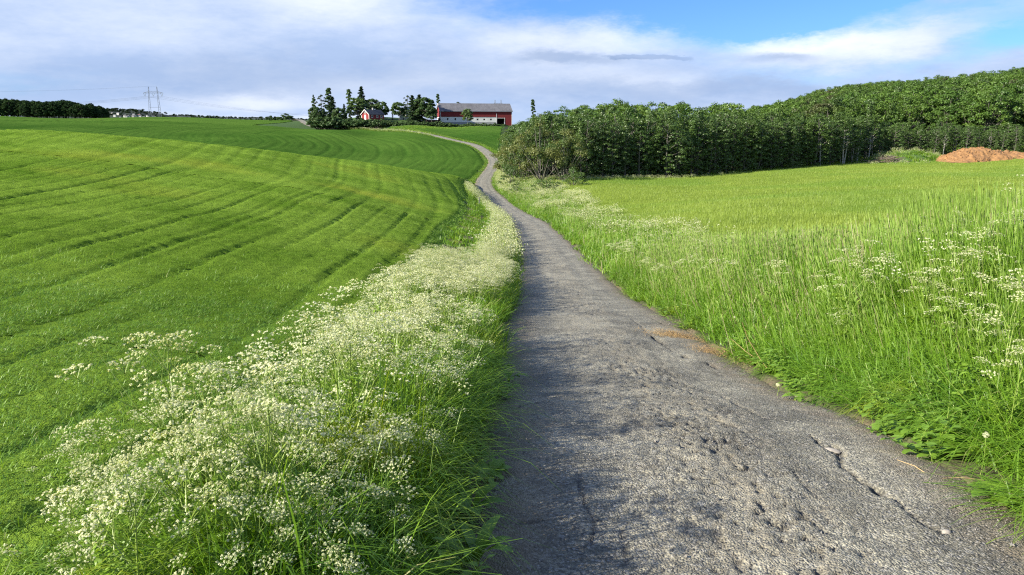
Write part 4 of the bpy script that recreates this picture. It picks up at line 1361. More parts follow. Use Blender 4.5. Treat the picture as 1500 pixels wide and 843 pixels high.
M_distant = leaf_mat('distant_wood_leaf', (0.018, 0.040, 0.018), (0.050, 0.085, 0.030), None, trans=0.15, nscale=0.02, gloss=0.0)


def crown_leaves(r, puffs, per, size, outw=0.8):
    C, Nn, S, Vv = [], [], [], []
    for c, R in puffs:
        n = int(per)
        d = r.normal(0, 1, (n, 3)); d /= np.linalg.norm(d, axis=1)[:, None]
        d[:, 2] = np.where(d[:, 2] < -0.3, -d[:, 2] * .6, d[:, 2])
        C.append(c + d * R * np.array([1, 1, .8]) * r.uniform(.45, 1.05, (n, 1))); Nn.append(d * outw + r.normal(0, .45, (n, 3)) + np.array([0, 0, .35]))
        S.append(size * r.uniform(.6, 1.3, n)); Vv.append(np.clip(r.uniform(.1, .55) + r.normal(0, .22, n), 0, .85))
    return np.concatenate(C), np.concatenate(Nn), np.concatenate(S), np.concatenate(Vv)


def tree_template(name, seed, H, kind, leaf, bark, per=46, lsize=0.24, aspect=.8):
    r = np.random.default_rng(seed); T = Geo(); puffs = []
    rad = H * 0.012 + 0.03
    bend = r.normal(0, H * .02, 2)
    zs = np.linspace(0, H * .93, 7)
    P = np.stack([bend[0] * np.sin(zs / H * 3), bend[1] * np.sin(zs / H * 2.4), zs], 1)
    T.tube(P, rad * (1 - .88 * (zs / H)), 6, 0)
    def at(z):
        return np.array([np.interp(z, zs, P[:, 0]), np.interp(z, zs, P[:, 1]), z])
    if kind == 'aspen' or kind == 'bare_aspen':
        lo = .05 if kind == 'aspen' else .36
        n = 50 if kind == 'aspen' else 34
        for i in range(n):
            t = lo + (1 - lo) * (i + r.uniform(0, .8)) / n; z = H * t
            rr_ = H * .175 * (math.sin(min(1, (t - lo) / (1 - lo) * 1.15 + .18) * math.pi) ** .7 if t < .97 else .2) + .15
            th = i * 2.4 + r.normal(0, .4); q = rr_ * r.uniform(.5, 1.05)
            e = at(min(z, H * .93)) + np.array([math.cos(th) * q, math.sin(th) * q, z - min(z, H * .93) + q * .4])
            T.tube([at(min(z * .93, H * .9)), e], [rad * .3, rad * .1], 3, 0, cap=False)
            puffs.append((e, H * .056 * r.uniform(.55, 1.45)))
        puffs.append((np.array([*at(H * .93)[:2], H * .97]), H * .04))
    elif kind == 'full':
        n = 64
        for i in range(n):
            u = (i + .5) / n; ph = math.acos(1 - 1.94 * u); th = i * 2.4 + r.normal(0, .3)
            q = H * .20 * r.uniform(.8, 1.12)
            e = np.array([math.cos(th) * math.sin(ph) ** .8 * q, math.sin(th) * math.sin(ph) ** .8 * q, H * .50 + math.cos(ph) * H * .47 * r.uniform(.9, 1.03)])
            if i % 2: T.tube([at(H * max(.06, min(.85, e[2] / H - .12))), e], [rad * .3, rad * .1], 3, 0, cap=False)
            puffs.append((e, H * .062 * r.uniform(.6, 1.35)))
    elif kind == 'bush':
        for i in range(20):
            th = i * 2.4; q = H * .55 * math.sqrt(i / 20); zz = H * r.uniform(.25, .85) * (1.05 - .45 * (q / (H * .55))**2)
            e = np.array([math.cos(th) * q, math.sin(th) * q, zz])
            T.tube([np.array([q * .1, 0, 0]), e], [rad * .5, rad * .2], 3, 0, cap=False)
            puffs.append((e, H * .15 * r.uniform(.7, 1.3)))
    elif kind == 'round':
        n = 34
        for i in range(n):
            u = (i + .5) / n; ph = math.acos(1 - 1.75 * u); th = i * 2.4 + r.normal(0, .3)
            q = H * .30 * r.uniform(.72, 1.08)
            e = np.array([math.cos(th) * math.sin(ph) * q, math.sin(th) * math.sin(ph) * q, H * .60 + math.cos(ph) * H * .36 * r.uniform(.85, 1.05)])
            T.tube([at(H * r.uniform(.25, .5)), e], [rad * .35, rad * .12], 3, 0, cap=False)
            puffs.append((e, H * .085 * r.uniform(.7, 1.35)))
        for i in range(5):
            puffs.append((np.array([r.normal(0, H * .08), r.normal(0, H * .08), H * r.uniform(.5, .75)]), H * .12))
    elif kind == 'poplar':
        n = 26
        for i in range(n):
            t = .10 + .88 * i / n; th = i * 2.4; q = H * .045 * math.sin(min(1, t * 1.02) * math.pi) ** .5 * r.uniform(.4, 1.3)
            e = np.array([math.cos(th) * q, math.sin(th) * q, H * t]) + np.array([*at(H * min(t, .92))[:2], 0])
            T.tube([at(H * max(t - .08, .02)), e], [rad * .3, rad * .1], 3, 0, cap=False)
            puffs.append((e, H * .046 * r.uniform(.5, 1.25) * (1 if r.random() > .15 else .4)))
    elif kind == 'spruce':
        n = 40
        for i in range(n):
            t = .07 + .92 * i / n; th = i * 2.4; q = H * .23 * (1 - t) ** .85 * r.uniform(.55, 1.1)
            for f in (.45, .95):
                e = at(min(H * t, H * .92)) + np.array([math.cos(th) * q * f, math.sin(th) * q * f, H * t - min(H * t, H * .92) - q * .25 * f])
                puffs.append((e, H * .048 * (1.25 - t) * (1.1 if f < .9 else .75)))
            T.tube([at(min(H * t, H * .92)), e], [rad * .2, rad * .08], 3, 0, cap=False)
    elif kind == 'airy':
        n = 22
        for i in range(n):
            t = .28 + .72 * i / n; th = i * 2.4; q = H * .15 * math.sin(min(1, (t - .2) * 1.2) * math.pi) ** .6 * r.uniform(.3, 1.15)
            e = at(min(H * t, H * .92)) + np.array([math.cos(th) * q, math.sin(th) * q, H * t - min(H * t, H * .92)])
            T.tube([at(H * max(t - .12, .05)), e], [rad * .35, rad * .12], 3, 0, cap=False)
            puffs.append((e, H * .05 * r.uniform(.5, 1.2)))
    C, Nn, S, Vv = crown_leaves(r, puffs, per, lsize)
    V, Q = quads_cloud(C, Nn, S, r, aspect)
    G = Geo(); G.add(V, quads=Q, mat=0, val=np.repeat(Vv, 4))
    p = PT(); p.trunk = T.mesh(name + '_trunk', [bark]); p.crown = G.mesh(name + '_crown', [leaf]); p.H = H
    G2 = Geo(); G2.add(V, quads=Q, mat=0, val=np.repeat(Vv, 4)); G2.add(np.concatenate(T.V), quads=np.concatenate(T.Q), mat=1)
    p.merged = G2.mesh(name + '_whole', [leaf, bark])
    return p


def plant_tree(name, t, x, y, s=1.0, sz=None, rz=0.0, label='', category='tree', group=None, z=None):
    o = link(name, t.trunk, None, (x, y, (Hh(x, y) if z is None else z) - .05))
    o.rotation_euler = (0, 0, rz); o.scale = (s, s, sz if sz else s)
    link('crown', t.crown, o)
    o['label'] = label; o['category'] = category
    if group: o['group'] = group
    return o


rt = np.random.default_rng(31)
aspens = [tree_template('aspen', 300 + i, 12.0, 'aspen', M_aspen, M_bark, 52, .27) for i in range(5)]
alders = [tree_template('alder', 310 + i, 11.5, 'aspen', M_alder, M_bark, 52, .28) for i in range(3)]
fulls = [tree_template('leafy', 316 + i, 12.0, 'full', (M_aspen, M_alder)[i % 2], M_bark, 50, .25) for i in range(5)]
bares = [tree_template('bare_aspen', 320 + i, 12.5, 'bare_aspen', M_alder, M_pale, 56, .28) for i in range(4)]
willows = [tree_template('willow', 330 + i, 8.0, 'bush', M_willow, M_bark, 300, .24, .5) for i in range(2)]
bushes = [tree_template('bush', 340 + i, 4.0, 'bush', M_bush, M_bark, 90, .17) for i in range(3)]
hills = [tree_template('hill_tree', 350 + i, 12.0, 'round', M_hill, M_bark, 110, .33) for i in range(4)]
# front of the wood: rows following its edge
exy = np.array([W(a, b, c)[:2] for a, b, c in EDGE])
seg = np.r_[0, np.cumsum(np.hypot(*np.diff(exy, axis=0).T))]
def edge_pt(s, back):
    i = np.clip(np.searchsorted(seg, s) - 1, 0, len(seg) - 2)
    t = (s - seg[i]) / (seg[i + 1] - seg[i]); p = exy[i] * (1 - t) + exy[i + 1] * t
    dr_ = exy[i + 1] - exy[i]; nrm = np.array([-dr_[1], dr_[0]]) / np.linalg.norm(dr_)
    if nrm @ np.array([.25, 1]) < 0: nrm = -nrm
    return p + nrm * back
spots = []
for row, (back, step) in enumerate([(1.5, 2.3), (4.2, 2.5), (7.2, 3.0), (11.0, 3.4)]):
    s = seg[1] * .35 + row * 1.1
    while s < seg[-1] - 12:
        p = edge_pt(s, back + rt.normal(0, .7))
        spots.append((row, p[0], p[1])); s += step * rt.uniform(.7, 1.35)
xs = np.array([s[1] for s in spots]); ys = np.array([s[2] for s in spots])
dd, pp = road_dist(xs, ys); zz = height(xs, ys, dd, pp)
nfront = 0; over = []
order = sorted(range(len(spots)), key=lambda i: (spots[i][0], ys[i]))
WG = 'trees along the front of the wood'
for i in order:
    row, x, y = spots[i]
    if dd[i] < 4.2: continue
    px = 750 + x / y * F
    if px > 1640: continue
    top_py = np.interp(px, [725, 740, 770, 800, 850, 900, 1080, 1200, 1320, 1500], [205, 190, 172, 165, 157, 155, 157, 163, 175, 178])
    Hwant = (190 - top_py) / F * y - zz[i]
    Hwant = np.clip(Hwant, 3.5, 13.5) * rt.uniform(.74, .97) * (1.0 if row else .93)
    if 1150 < px < 1275 and row < 3 and rt.random() < .5:
        t = bares[rt.integers(0, 4)]; kind = 1
    elif px > 1275:
        q_ = rt.random(); t = fulls[rt.integers(0, 5)] if q_ < .6 else (alders[rt.integers(0, 3)] if q_ < .85 else bares[rt.integers(0, 4)]); kind = 2
    else:
        q_ = rt.random(); t = fulls[rt.integers(0, 5)] if q_ < .68 else (aspens[rt.integers(0, 5)] if q_ < .87 else alders[rt.integers(0, 3)]); kind = 0
    sz = Hwant / t.H; sx = sz * rt.uniform(.85, 1.4)
    lb = ['leafy dark green tree in the dense front of the wood beyond the right field', 'tree with a pale bare lower trunk in the middle of the wood edge', 'dark leafy tree at the foot of the wooded slope behind the soil heap and brush'][kind]
    grp_ = WG + [', leafy part', ', pale trunks', ', foot of the slope'][kind]
    if kind == 0:
        z_ = 0 if px < 850 else (1 if px < 980 else (2 if px < 1150 else 3))
        lb = ['leafy tree at the left end of the wood behind the willows', 'dark leafy tree of the wood just right of the willows', 'dark leafy tree in the densest front of the wood beyond the right field', 'leafy tree standing among the pale trunks of the wood'][z_]
        grp_ = WG + [', left end', ', right of the willows', ', densest part', ', among pale trunks'][z_]
    elif kind == 2:
        z_ = 0 if px < 1370 else 1
        lb = ['dark leafy tree behind the brush pile and the grassy mound', 'dark leafy tree at the foot of the wooded slope behind the soil heap'][z_]
        grp_ = WG + [', behind the brush pile', ', behind the soil heap'][z_]
    if nfront < 250:
        plant_tree('forest_tree', t, x, y, sx, sz, rt.uniform(0, 6.28), lb, 'tree', grp_, zz[i]); nfront += 1
    else:
        over.append((x, y, zz[i], sx, sz))
print('front trees', nfront, 'over', len(over))
# the wood behind and the wooded slope: one mass
r = np.random.default_rng(61)
X, Y = np.meshgrid(np.arange(-5, 330, 4.6), np.arange(128, 470, 4.6))
X = X.ravel() + r.uniform(-2.2, 2.2, X.size); Y = Y.ravel() + r.uniform(-2.2, 2.2, Y.size)
d, pos = road_dist(X, Y); cl = classify(X, Y, d)
bk = np.full(len(X), 1e9)
for a, b in zip(exy[:-1], exy[1:]):
    v = b - a; t = np.clip(((X - a[0]) * v[0] + (Y - a[1]) * v[1]) / (v @ v), 0, 1)
    bk = np.minimum(bk, np.hypot(X - a[0] - t * v[0], Y - a[1] - t * v[1]))
pxx = 750 + X / Y * F
kk = (cl == 4) & (bk > 12.5) & (d > 7) & (pxx < 1720) & (pxx > 735) & ((pxx > 1090) | (bk < 40))
X, Y, d, pos, bk, pxx = (q[kk] for q in (X, Y, d, pos, bk, pxx))
Z = height(X, Y, d, pos)
roof_py = np.interp(pxx, [730, 770, 800, 850, 900, 1090, 1120, 1150, 1180, 1230, 1300, 1400, 1500, 1700], [197, 175, 168, 161, 159, 161, 159, 150, 139, 130, 125, 116, 102, 92])
cap_ = (190 - roof_py) / F * Y - Z
hh = np.clip(np.minimum(14.0, cap_), 3, 14) * r.uniform(.62, 1.12, len(X)) / 12.0
sx = np.maximum(hh, .6) * r.uniform(.9, 1.3, len(X))
instancer('wooded_slope', np.c_[X, Y, Z - .2], np.c_[np.zeros((len(X), 2)), r.uniform(0, 6.28, len(X))], np.c_[sx, sx, hh], r.integers(0, 6, len(X)),
          [t.merged for t in hills] + [alders[0].merged, aspens[1].merged], label='dense deciduous wood covering the slope and the land behind its front trees', category='wood')
print('slope trees', len(X))

# willows and shrubs at the left end of the wood
for i, (px, py, Y, s, sz, k_, nm, lb) in enumerate([
        (790, 266, 123, 1.1, 1.5, 0, 'willow_bush', 'tall yellowish brown willow bush at the left end of the wood'),
        (762, 262, 131, .95, 1.25, 1, 'willow_bush', 'pinkish brown willow bush leaning over the bend of the lane'),
        (826, 268, 122, .9, 1.25, 0, 'willow_bush', 'olive willow bush between the brown willow and the dark trees'),
        (743, 246, 160, .80, .9, 1, 'willow_bush', 'small willow bush nearest the lane at the corner of the wood')]):
    x, y, z = W(px, py, Y); plant_tree(nm, willows[k_], x, y, s, sz, i * 1.7, lb, 'bush')
for i, (px, py, Y, s, sz, lb) in enumerate([
        (748, 268, 126, .9, 1.0, 'round dark green bush beside the lane at the left end of the wood'),
        (800, 276, 108, .9, .75, 'low green bush in front of the brown willow'),
        (840, 274, 112, 1.0, .75, 'low olive bush among white flowers at the foot of the wood'),
        (757, 274, 112, .45, .55, 'small bright yellow-green bush beside the flowers at the bend'),
        (735, 230, 190, .9, .8, 'green bush on the right of the lane above the bend')]):
    x, y, z = W(px, py, Y); plant_tree('shrub', bushes[i % 3], x, y, s, sz, i * 1.3, lb, 'bush')
for i, (px, py, Y, s, sz, lb) in enumerate([
        (1160, 251, 152, .9, .6, 'low bush at the wood edge before the pale trunks'), (1335, 232, 176, 1.5, .8, 'low rounded bush between the brush pile and the soil heap')]):
    x, y, z = W(px, py, Y); plant_tree('shrub', bushes[(i + 1) % 3], x, y, s, sz, i * 2.3, lb, 'bush')

# --- farm trees, each placed by what stands at the farm in the photograph
ft = {'poplar': [tree_template('poplar', 360 + i, 14, 'poplar', M_farmleaf, M_bark, 130, .52) for i in range(2)],
      'spruce': [tree_template('spruce', 364 + i, 14, 'spruce', M_spruce, M_bark, 120, .60) for i in range(2)],
      'round': [tree_template('round_tree', 368 + i, 10, 'round', M_farmleaf, M_bark, 170, .58) for i in range(2)],
      'airy': [tree_template('airy_birch', 372 + i, 12, 'airy', M_airy, M_bark, 60, .40) for i in range(2)],
      'green': [tree_template('green_tree', 376, 10, 'round', M_aspen, M_bark, 110, .5)],
      'bush': [tree_template('farm_bush', 380 + i, 4, 'bush', M_farmleaf, M_bark, 120, .4) for i in range(2)]}


def farm_tree(name, kind, px, ptop, pbase, Y, widen, label, cat='tree', group=None):
    t = ft[kind][int(px) % len(ft[kind])]
    a, b = ray(px, pbase); x = float(a * Y); z0 = min(Hh(x, Y), float(b * Y))
    h = float(ray(px, ptop)[1] * Y) - z0
    s = h / t.H
    return plant_tree(name, t, x, Y, s * widen, s, px * .37, label, cat, group, z0)


FT = [('poplar_tree', 'poplar', 461.5, 137, 183, 372, 1.0, 'thin poplar at the far left of the farm trees'),
      ('birch_tree', 'airy', 472, 139, 183, 374, 1.0, 'pale airy tree between the thin poplar and the dark spruce'),
      ('poplar_tree', 'poplar', 484, 128, 183, 378, 1.25, 'tall poplar standing behind the dark spruce at the farm'),
      ('spruce_tree', 'spruce', 490, 141, 184, 366, 1.7, 'broad dark spruce in the left group of farm trees'),
      ('spruce_tree', 'spruce', 505, 152, 182, 364, 1.1, 'small dark spruce left of the slim poplar'),
      ('poplar_tree', 'poplar', 512.5, 130, 180, 374, 1.15, 'slim poplar midway between the spruces at the farm'),
      ('maple_tree', 'green', 524, 143, 178, 372, 1.3, 'broad green tree just left of the red cottage'),
      ('spruce_tree', 'spruce', 531, 126, 177, 380, 1.45, 'tallest spruce with a pointed top behind the red cottage'),
      ('maple_tree', 'round', 545, 144, 176, 392, 1.1, 'dark rounded tree behind the roof of the red cottage'),
      ('maple_tree', 'round', 560, 149, 180, 378, 1.1, 'rounded tree at the right end of the red cottage'),
      ('poplar_tree', 'poplar', 575, 153, 178, 376, .8, 'short narrow tree on the left of the gap beside the white house'),
      ('maple_tree', 'round', 585, 149, 179, 374, 1.2, 'dark tree half hiding the white house'),
      ('birch_tree', 'airy', 598, 140, 180, 382, 1.2, 'grey-green airy tree rising behind the white house'),
      ('spruce_tree', 'spruce', 606, 139, 183, 362, 1.75, 'dark spruce right of the white house'),
      ('spruce_tree', 'spruce', 614, 138, 183, 366, 1.75, 'middle dark spruce of the clump left of the barn'),
      ('maple_tree', 'round', 623, 142, 183, 362, 1.25, 'dark tree closing the clump left of the barn'),
      ('maple_tree', 'round', 632, 155, 184, 358, 1.0, 'small dark tree against the left end of the barn'),
      ('poplar_tree', 'poplar', 642, 137, 178, 398, .95, 'poplar standing behind the left gable of the barn'),
      ('birch_tree', 'airy', 672, 149.5, 178, 402, 1.5, 'treetop just showing over the barn ridge'),
      ('maple_tree', 'green', 685, 159, 184, 352, .95, 'small green tree standing in front of the white barn wall'),
      ('poplar_tree', 'poplar', 780, 145, 190, 300, .95, 'lone dark poplar rising above the wood right of the barn'),
      ('maple_tree', 'round', 461, 156, 184, 366, .95, 'rounded dark tree at the left end of the farm hedge'),
      ('maple_tree', 'round', 468, 158, 185, 360, 1.0, 'low dark tree beside the gravel track'),
      ('maple_tree', 'round', 497, 157, 185, 356, 1.0, 'low bushy tree before the broad spruce')]
for nm, kd, px, pt, pb, Y, wd, lb in FT:
    farm_tree(nm, kd, px, pt, pb, Y, wd, lb)
# hedges and bushes round the farmyard
rb = np.random.default_rng(9)
nb = 0
for px in np.arange(466, 742, 3.9):
    p = px + rb.normal(0, 1)
    top = np.interp(p, [462, 490, 520, 560, 575, 600, 640, 660, 740], [171, 170, 172.5, 174, 177, 177, 177, 180, 180.5]) + rb.normal(0, .6)
    Y = np.interp(p, [462, 520, 640, 740], [352, 352, 350, 353]) + rb.normal(0, 1.5)
    base = top + rb.uniform(8, 10)
    farm_tree('hedge_bush', 'bush', p, top, base, Y, rb.uniform(1.1, 1.6),
              'dark bush in the hedge below the farm trees left of the white house' if p < 590 else ('low dark bush in the hedge at the foot of the barn wall' if p > 645 else 'dark bush in the hedge under the spruce clump'),
              'bush', 'hedge bushes left of the white house' if p < 590 else ('hedge bushes below the barn' if p > 645 else 'hedge bushes under the spruces')); nb += 1
for px, pt, Y, wd, lb in [(397, 169, 430, 1.5, 'small bush on the skyline left of the round skyline tree'), (419, 165.5, 430, 1.5, 'round tree on the skyline left of the gravel track'), (408, 170, 432, 1.3, 'low bush between the two skyline trees')]:
    farm_tree('skyline_bush', 'bush', px, pt, 178, Y, wd, lb, 'bush')

# distant wood on the left ridge
r = np.random.default_rng(71)
n = 340
px = r.uniform(-60, 156, n); Y = r.uniform(470, 510, n)
tp = np.interp(px, [-60, 0, 60, 90, 130, 150, 157], [144, 144, 148.5, 146.5, 151, 156, 163]) + r.uniform(0, 8.5, n)
P = []; S = []
for a, b, c in zip(px, tp, Y):
    dx, dz = ray(a, b); dz2 = ray(a, 178)[1]
    P.append((dx * c, c, dz2 * c)); h = (dz - dz2) * c; S.append((h / 12 * 1.0, h / 12 * 1.0, h / 12))
dist_t = [tree_template('distant_tree', 390 + i, 12, 'round', M_distant, M_bark, 40, .8) for i in range(3)]
instancer('distant_wood', P, np.c_[np.zeros((n, 2)), r.uniform(0, 6, n)], S, r.integers(0, 3, n), [t.merged for t in dist_t], label='dark wood on the skyline at the far left', category='wood')

# ------------------------------------------------------------------ far hills with their village
def hill_mesh(name, pts, Y, depth, mat, seed):
    """a long low ridge; pts = (px, py) of its skyline"""
    px = np.linspace(pts[0][0], pts[-1][0], 120)
    top = np.interp(px, [p[0] for p in pts], [p[1] for p in pts]); V = []
    rows = 14
    for j in range(rows):
        t = j / (rows - 1)
        yy = Y + depth * (t - .5) * 2
        prof = math.sin(math.pi * t) ** .8 if 0 < t < 1 else 0
        for a, b in zip(px, top):
            dx, dz = ray(a, b)
            V.append((dx * Y, yy, -25 + (dz * Y + 25) * prof + (prof > 0) * 3 * float(fbm(np.array([dx * 40]), np.array([t * 6.]), 3, seed)[0])))
    idx = np.arange(rows * 120).reshape(rows, 120)
    q = np.stack([idx[:-1, :-1], idx[:-1, 1:], idx[1:, 1:], idx[1:, :-1]], -1).reshape(-1, 4)
    structure(name, np_mesh(name, V, [q], mat, smooth=True))
    V = np.array(V); r_ = np.random.default_rng(seed); vis = V[(V[:, 1] < Y + 60) & (V[:, 2] > -12)]
    n_ = 900; P = vis[r_.integers(0, len(vis), n_)] + np.c_[r_.normal(0, 9, n_), r_.normal(0, 25, n_), np.full(n_, -2.5)]
    s_ = r_.uniform(.35, .75, n_)
    instancer('hill_wood', P, np.c_[np.zeros((n_, 2)), r_.uniform(0, 6, n_)], np.c_[s_ * 1.5, s_ * 1.5, s_], r_.integers(0, 3, n_), [t.merged for t in dist_t], label='far woods on the low hills along the left skyline', category='wood')
M_fh = flat_mat('far_hill', (0.014, 0.030, 0.020), (0.035, 0.055, 0.028), .02, 1.0)
M_fh2 = flat_mat('far_ridge', (0.018, 0.034, 0.026), (0.028, 0.046, 0.032), .01, 1.0)
hill_mesh('hills', [(100, 166), (140, 163), (155, 162), (170, 161.2), (190, 162), (205, 164.4), (222, 166.5), (235, 171), (250, 178)], 2400, 500, M_fh, 3)
hill_mesh('hills', [(225, 175), (245, 170.0), (262, 169.6), (285, 171.2), (330, 173), (420, 173.5), (480, 177)], 3000, 500, M_fh2, 4)
M_hw = flat_mat('white_boards', (0.60, 0.59, 0.57)); M_hr = flat_mat('tile_red', (0.30, 0.13, 0.09)); M_hg = flat_mat('roof_grey', (0.12, 0.12, 0.13)); M_hc = flat_mat('ochre_boards', (0.50, 0.34, 0.22))
def village_mesh(wall, roof):
    G = Geo(); G.box((-6, -4.5, -4), (6, 4.5, 6), 0)
    G.add([(-6.6, -5.2, 5.8), (6.6, -5.2, 5.8), (6.6, 0, 9.5), (-6.6, 0, 9.5), (-6.6, 5.2, 5.8), (6.6, 5.2, 5.8)], quads=[(0, 1, 2, 3), (3, 2, 5, 4)], tris=[(0, 3, 4), (1, 5, 2)], mat=1)
    return G.mesh('village_house', [wall, roof])
vh = [village_mesh(M_hw, M_hg), village_mesh(M_hw, M_hr), village_mesh(M_hc, M_hg)]
rv = np.random.default_rng(4)
for i in range(24):
    px = rv.uniform(160, 232); t0 = np.interp(px, [155, 170, 190, 205, 222, 235], [163, 162, 163, 165.5, 168, 173])
    py = rv.uniform(t0 + 2.2, 172.0) if t0 + 2.2 < 172 else 172
    Y = 2400 - 480 * (py - t0) / 10
    x, y, z = W(px, py, Y)
    k = 0 if rv.random() < .55 else int(rv.integers(0, 3))
    o = link('village_house', vh[k], None, (x, y, z - 2), rv.uniform(-.6, .6)); s = rv.uniform(.35, .62); o.scale = (s, s, s)
    o['label'] = 'tiny white-walled house of the village on the far hillside' if k < 2 else 'tiny ochre house of the village on the far hillside'
    o['category'] = 'house'; o['group'] = 'white village houses' if k < 2 else 'ochre village houses'
print('trees', round(time.time() - T0, 1))
# ------------------------------------------------------------------ farm buildings
M_red = flat_mat('barn_red_boards', (0.21, 0.020, 0.022), (0.15, 0.016, 0.018), .8, .85, stretch=(6, 6, .3))
M_redc = flat_mat('cottage_red_boards', (0.24, 0.024, 0.026), (0.19, 0.020, 0.022), .8, .85)
M_white = flat_mat('white_plaster', (0.76, 0.76, 0.73), (0.64, 0.64, 0.60), .35, .9)
M_trim = flat_mat('white_trim', (0.78, 0.78, 0.76))
M_stone = flat_mat('grey_foundation', (0.34, 0.35, 0.34), (0.24, 0.25, 0.25), 1.2, .95, .5, 3)
M_sheet = flat_mat('weathered_roof', (0.180, 0.180, 0.190), (0.120, 0.120, 0.128), .35, .8, stretch=(1.2, .15, 1))
M_darkroof = flat_mat('dark_roof', (0.075, 0.078, 0.085), (0.055, 0.056, 0.06), 1.0, .75)
M_glass = flat_mat('dark_window', (0.02, 0.024, 0.03), rough=.15)
M_dark = flat_mat('dark_opening', (0.012, 0.011, 0.010), rough=1.0)
M_steel = flat_mat('galvanised_steel', (0.16, 0.18, 0.21), rough=.8)
M_wire = flat_mat('wire', (0.13, 0.15, 0.19), rough=.6)
M_glassy = flat_mat('insulator', (0.30, 0.33, 0.36), rough=.3)


def empty(name, loc, rz, **p):
    o = bpy.data.objects.new(name, None); COL.objects.link(o); o.location = loc; o.rotation_euler[2] = rz
    for a, b in p.items(): o[a] = b
    return o


def part(name, G, mats, parent, loc=None, **p):
    return link(name, G.mesh(name, mats), parent, loc, **p)


# --- barn: local x along the front wall, y into the building
L, Dp = 35.0, 12.0
bx0, by0, _ = W(645.6, 184, 366)
bz = W(645.6, 184, 366)[2]
barn = empty('barn', (bx0, by0, bz - .3), math.radians(13), label='long red barn with white lower wall and grey ridged roof', category='barn')
eave, ridge = 7.1, 10.7
G = Geo(); G.box((-.15, -.15, -3.0), (27.6, Dp + .15, 1.9)); part('foundation', G, [M_stone], barn)
# lower white wall with window openings left free
wins = [(3.4, .75, 1.0), (7.1, .75, 1.0), (11.0, .75, 1.0), (14.4, .75, 1.0), (18.0, .9, .75), (21.3, .9, .75), (24.6, .9, .75)]
G = Geo(); x = 0.0; z0, z1 = 1.9, 4.3; zw0 = 2.75
for wx_, ww, wh in wins:
    G.box((x, 0, z0), (wx_ - ww / 2, .35, z1)); G.box((wx_ - ww / 2, 0, z0), (wx_ + ww / 2, .35, zw0)); G.box((wx_ - ww / 2, 0, zw0 + wh), (wx_ + ww / 2, .35, z1)); x = wx_ + ww / 2
G.box((x, 0, z0), (27.3, .35, z1)); G.box((0, .36, z0), (.35, Dp, z1)); G.box((.36, Dp - .35, z0), (L - .36, Dp, z1))
part('lower_wall', G, [M_white], barn)
for wx_, ww, wh in wins:
    G = Geo(); t = .09
    G.box((-ww / 2, .06, 0), (-ww / 2 + t, .2, wh)); G.box((ww / 2 - t, .06, 0), (ww / 2, .2, wh)); G.box((-ww / 2 + t, .06, 0), (ww / 2 - t, .2, t)); G.box((-ww / 2 + t, .06, wh - t), (ww / 2 - t, .2, wh))
    wn = part('window', G, [M_dark], barn, (wx_, 0, zw0))
    G = Geo(); G.box((-ww / 2 + t, .12, t), (ww / 2 - t, .15, wh - t)); part('pane', G, [M_glass], wn)
# red upper walls
G = Geo(); G.box((0, -.12, z1 + .01), (L, .14, eave)); G.box((0, Dp - .14, z1 + .01), (L, Dp + .12, eave))
G.box((27.55, -.11, 3.92), (31.4, .12, z1 + .005))
G.box((31.5, -.11, -1.0), (L, .14, z1 + .006))
for xx in (0.0, L - .2):
    G.box((xx, .15, (z1 if xx == 0 else -1) + .02), (xx + .2, Dp - .15, eave))
    V = [(xx, .15, eave), (xx, Dp - .15, eave), (xx, Dp / 2, ridge - .25), (xx + .2, .15, eave), (xx + .2, Dp - .15, eave), (xx + .2, Dp / 2, ridge - .25)]
    G.add(V, quads=[(0, 2, 5, 3), (1, 4, 5, 2)], tris=[(0, 1, 2), (3, 5, 4)])
part('upper_wall', G, [M_red], barn)
roofp = bpy.data.objects.new('roof', None)
G = Geo(); ov = .5; th = .16
sl = (ridge - eave) / (Dp / 2)
for sg, yA, yB in ((1, -ov, Dp / 2), (-1, Dp + ov, Dp / 2)):
    zA = eave - ov * sl; zB = ridge
    x0, x1 = -.45, L + .45
    V = [(x0, yA, zA + .02), (x1, yA, zA + .02), (x1, yB, zB + .02), (x0, yB, zB + .02), (x0, yA, zA + .02 + th), (x1, yA, zA + .02 + th), (x1, yB, zB + .02 + th), (x0, yB, zB + .02 + th)]
    G.add(V, quads=[(0, 3, 2, 1), (4, 5, 6, 7), (0, 1, 5, 4), (2, 3, 7, 6), (1, 2, 6, 5), (3, 0, 4, 7)])
rf = part('roof', G, [M_sheet], barn)
G = Geo(); n_ = 70
for i in range(n_):     # raised seams of the sheets
    xx = -.4 + (L + .8) * i / (n_ - 1)
    G.add([(xx - .03, -ov - .01, eave - ov * sl + th + .03), (xx + .03, -ov - .01, eave - ov * sl + th + .03), (xx + .03, Dp / 2, ridge + th + .03), (xx - .03, Dp / 2, ridge + th + .03),
           (xx - .03, -ov - .01, eave - ov * sl + th + .08), (xx + .03, -ov - .01, eave - ov * sl + th + .08), (xx + .03, Dp / 2, ridge + th + .08), (xx - .03, Dp / 2, ridge + th + .08)],
          quads=[(4, 5, 6, 7), (0, 1, 5, 4), (1, 2, 6, 5), (3, 0, 4, 7)])
o = part('roof_seam', G, [M_sheet], rf); o['kind'] = 'stuff'
G = Geo(); G.box((-.48, -.66, eave - ov * sl - .02), (L + .48, -.52, eave - ov * sl + .14)); part('gutter', G, [M_steel], barn)
for xx, za, zb in ((0.0, 1.95, eave - .3), (27.42, -.9, z1 + 1.8), (31.45, -.9, 3.92), (L - .01, -.9, eave - .3)):
    G = Geo(); G.box((xx - .09, -.2, za), (xx + .09, -.125, zb)); part('corner_board', G, [M_trim], barn)
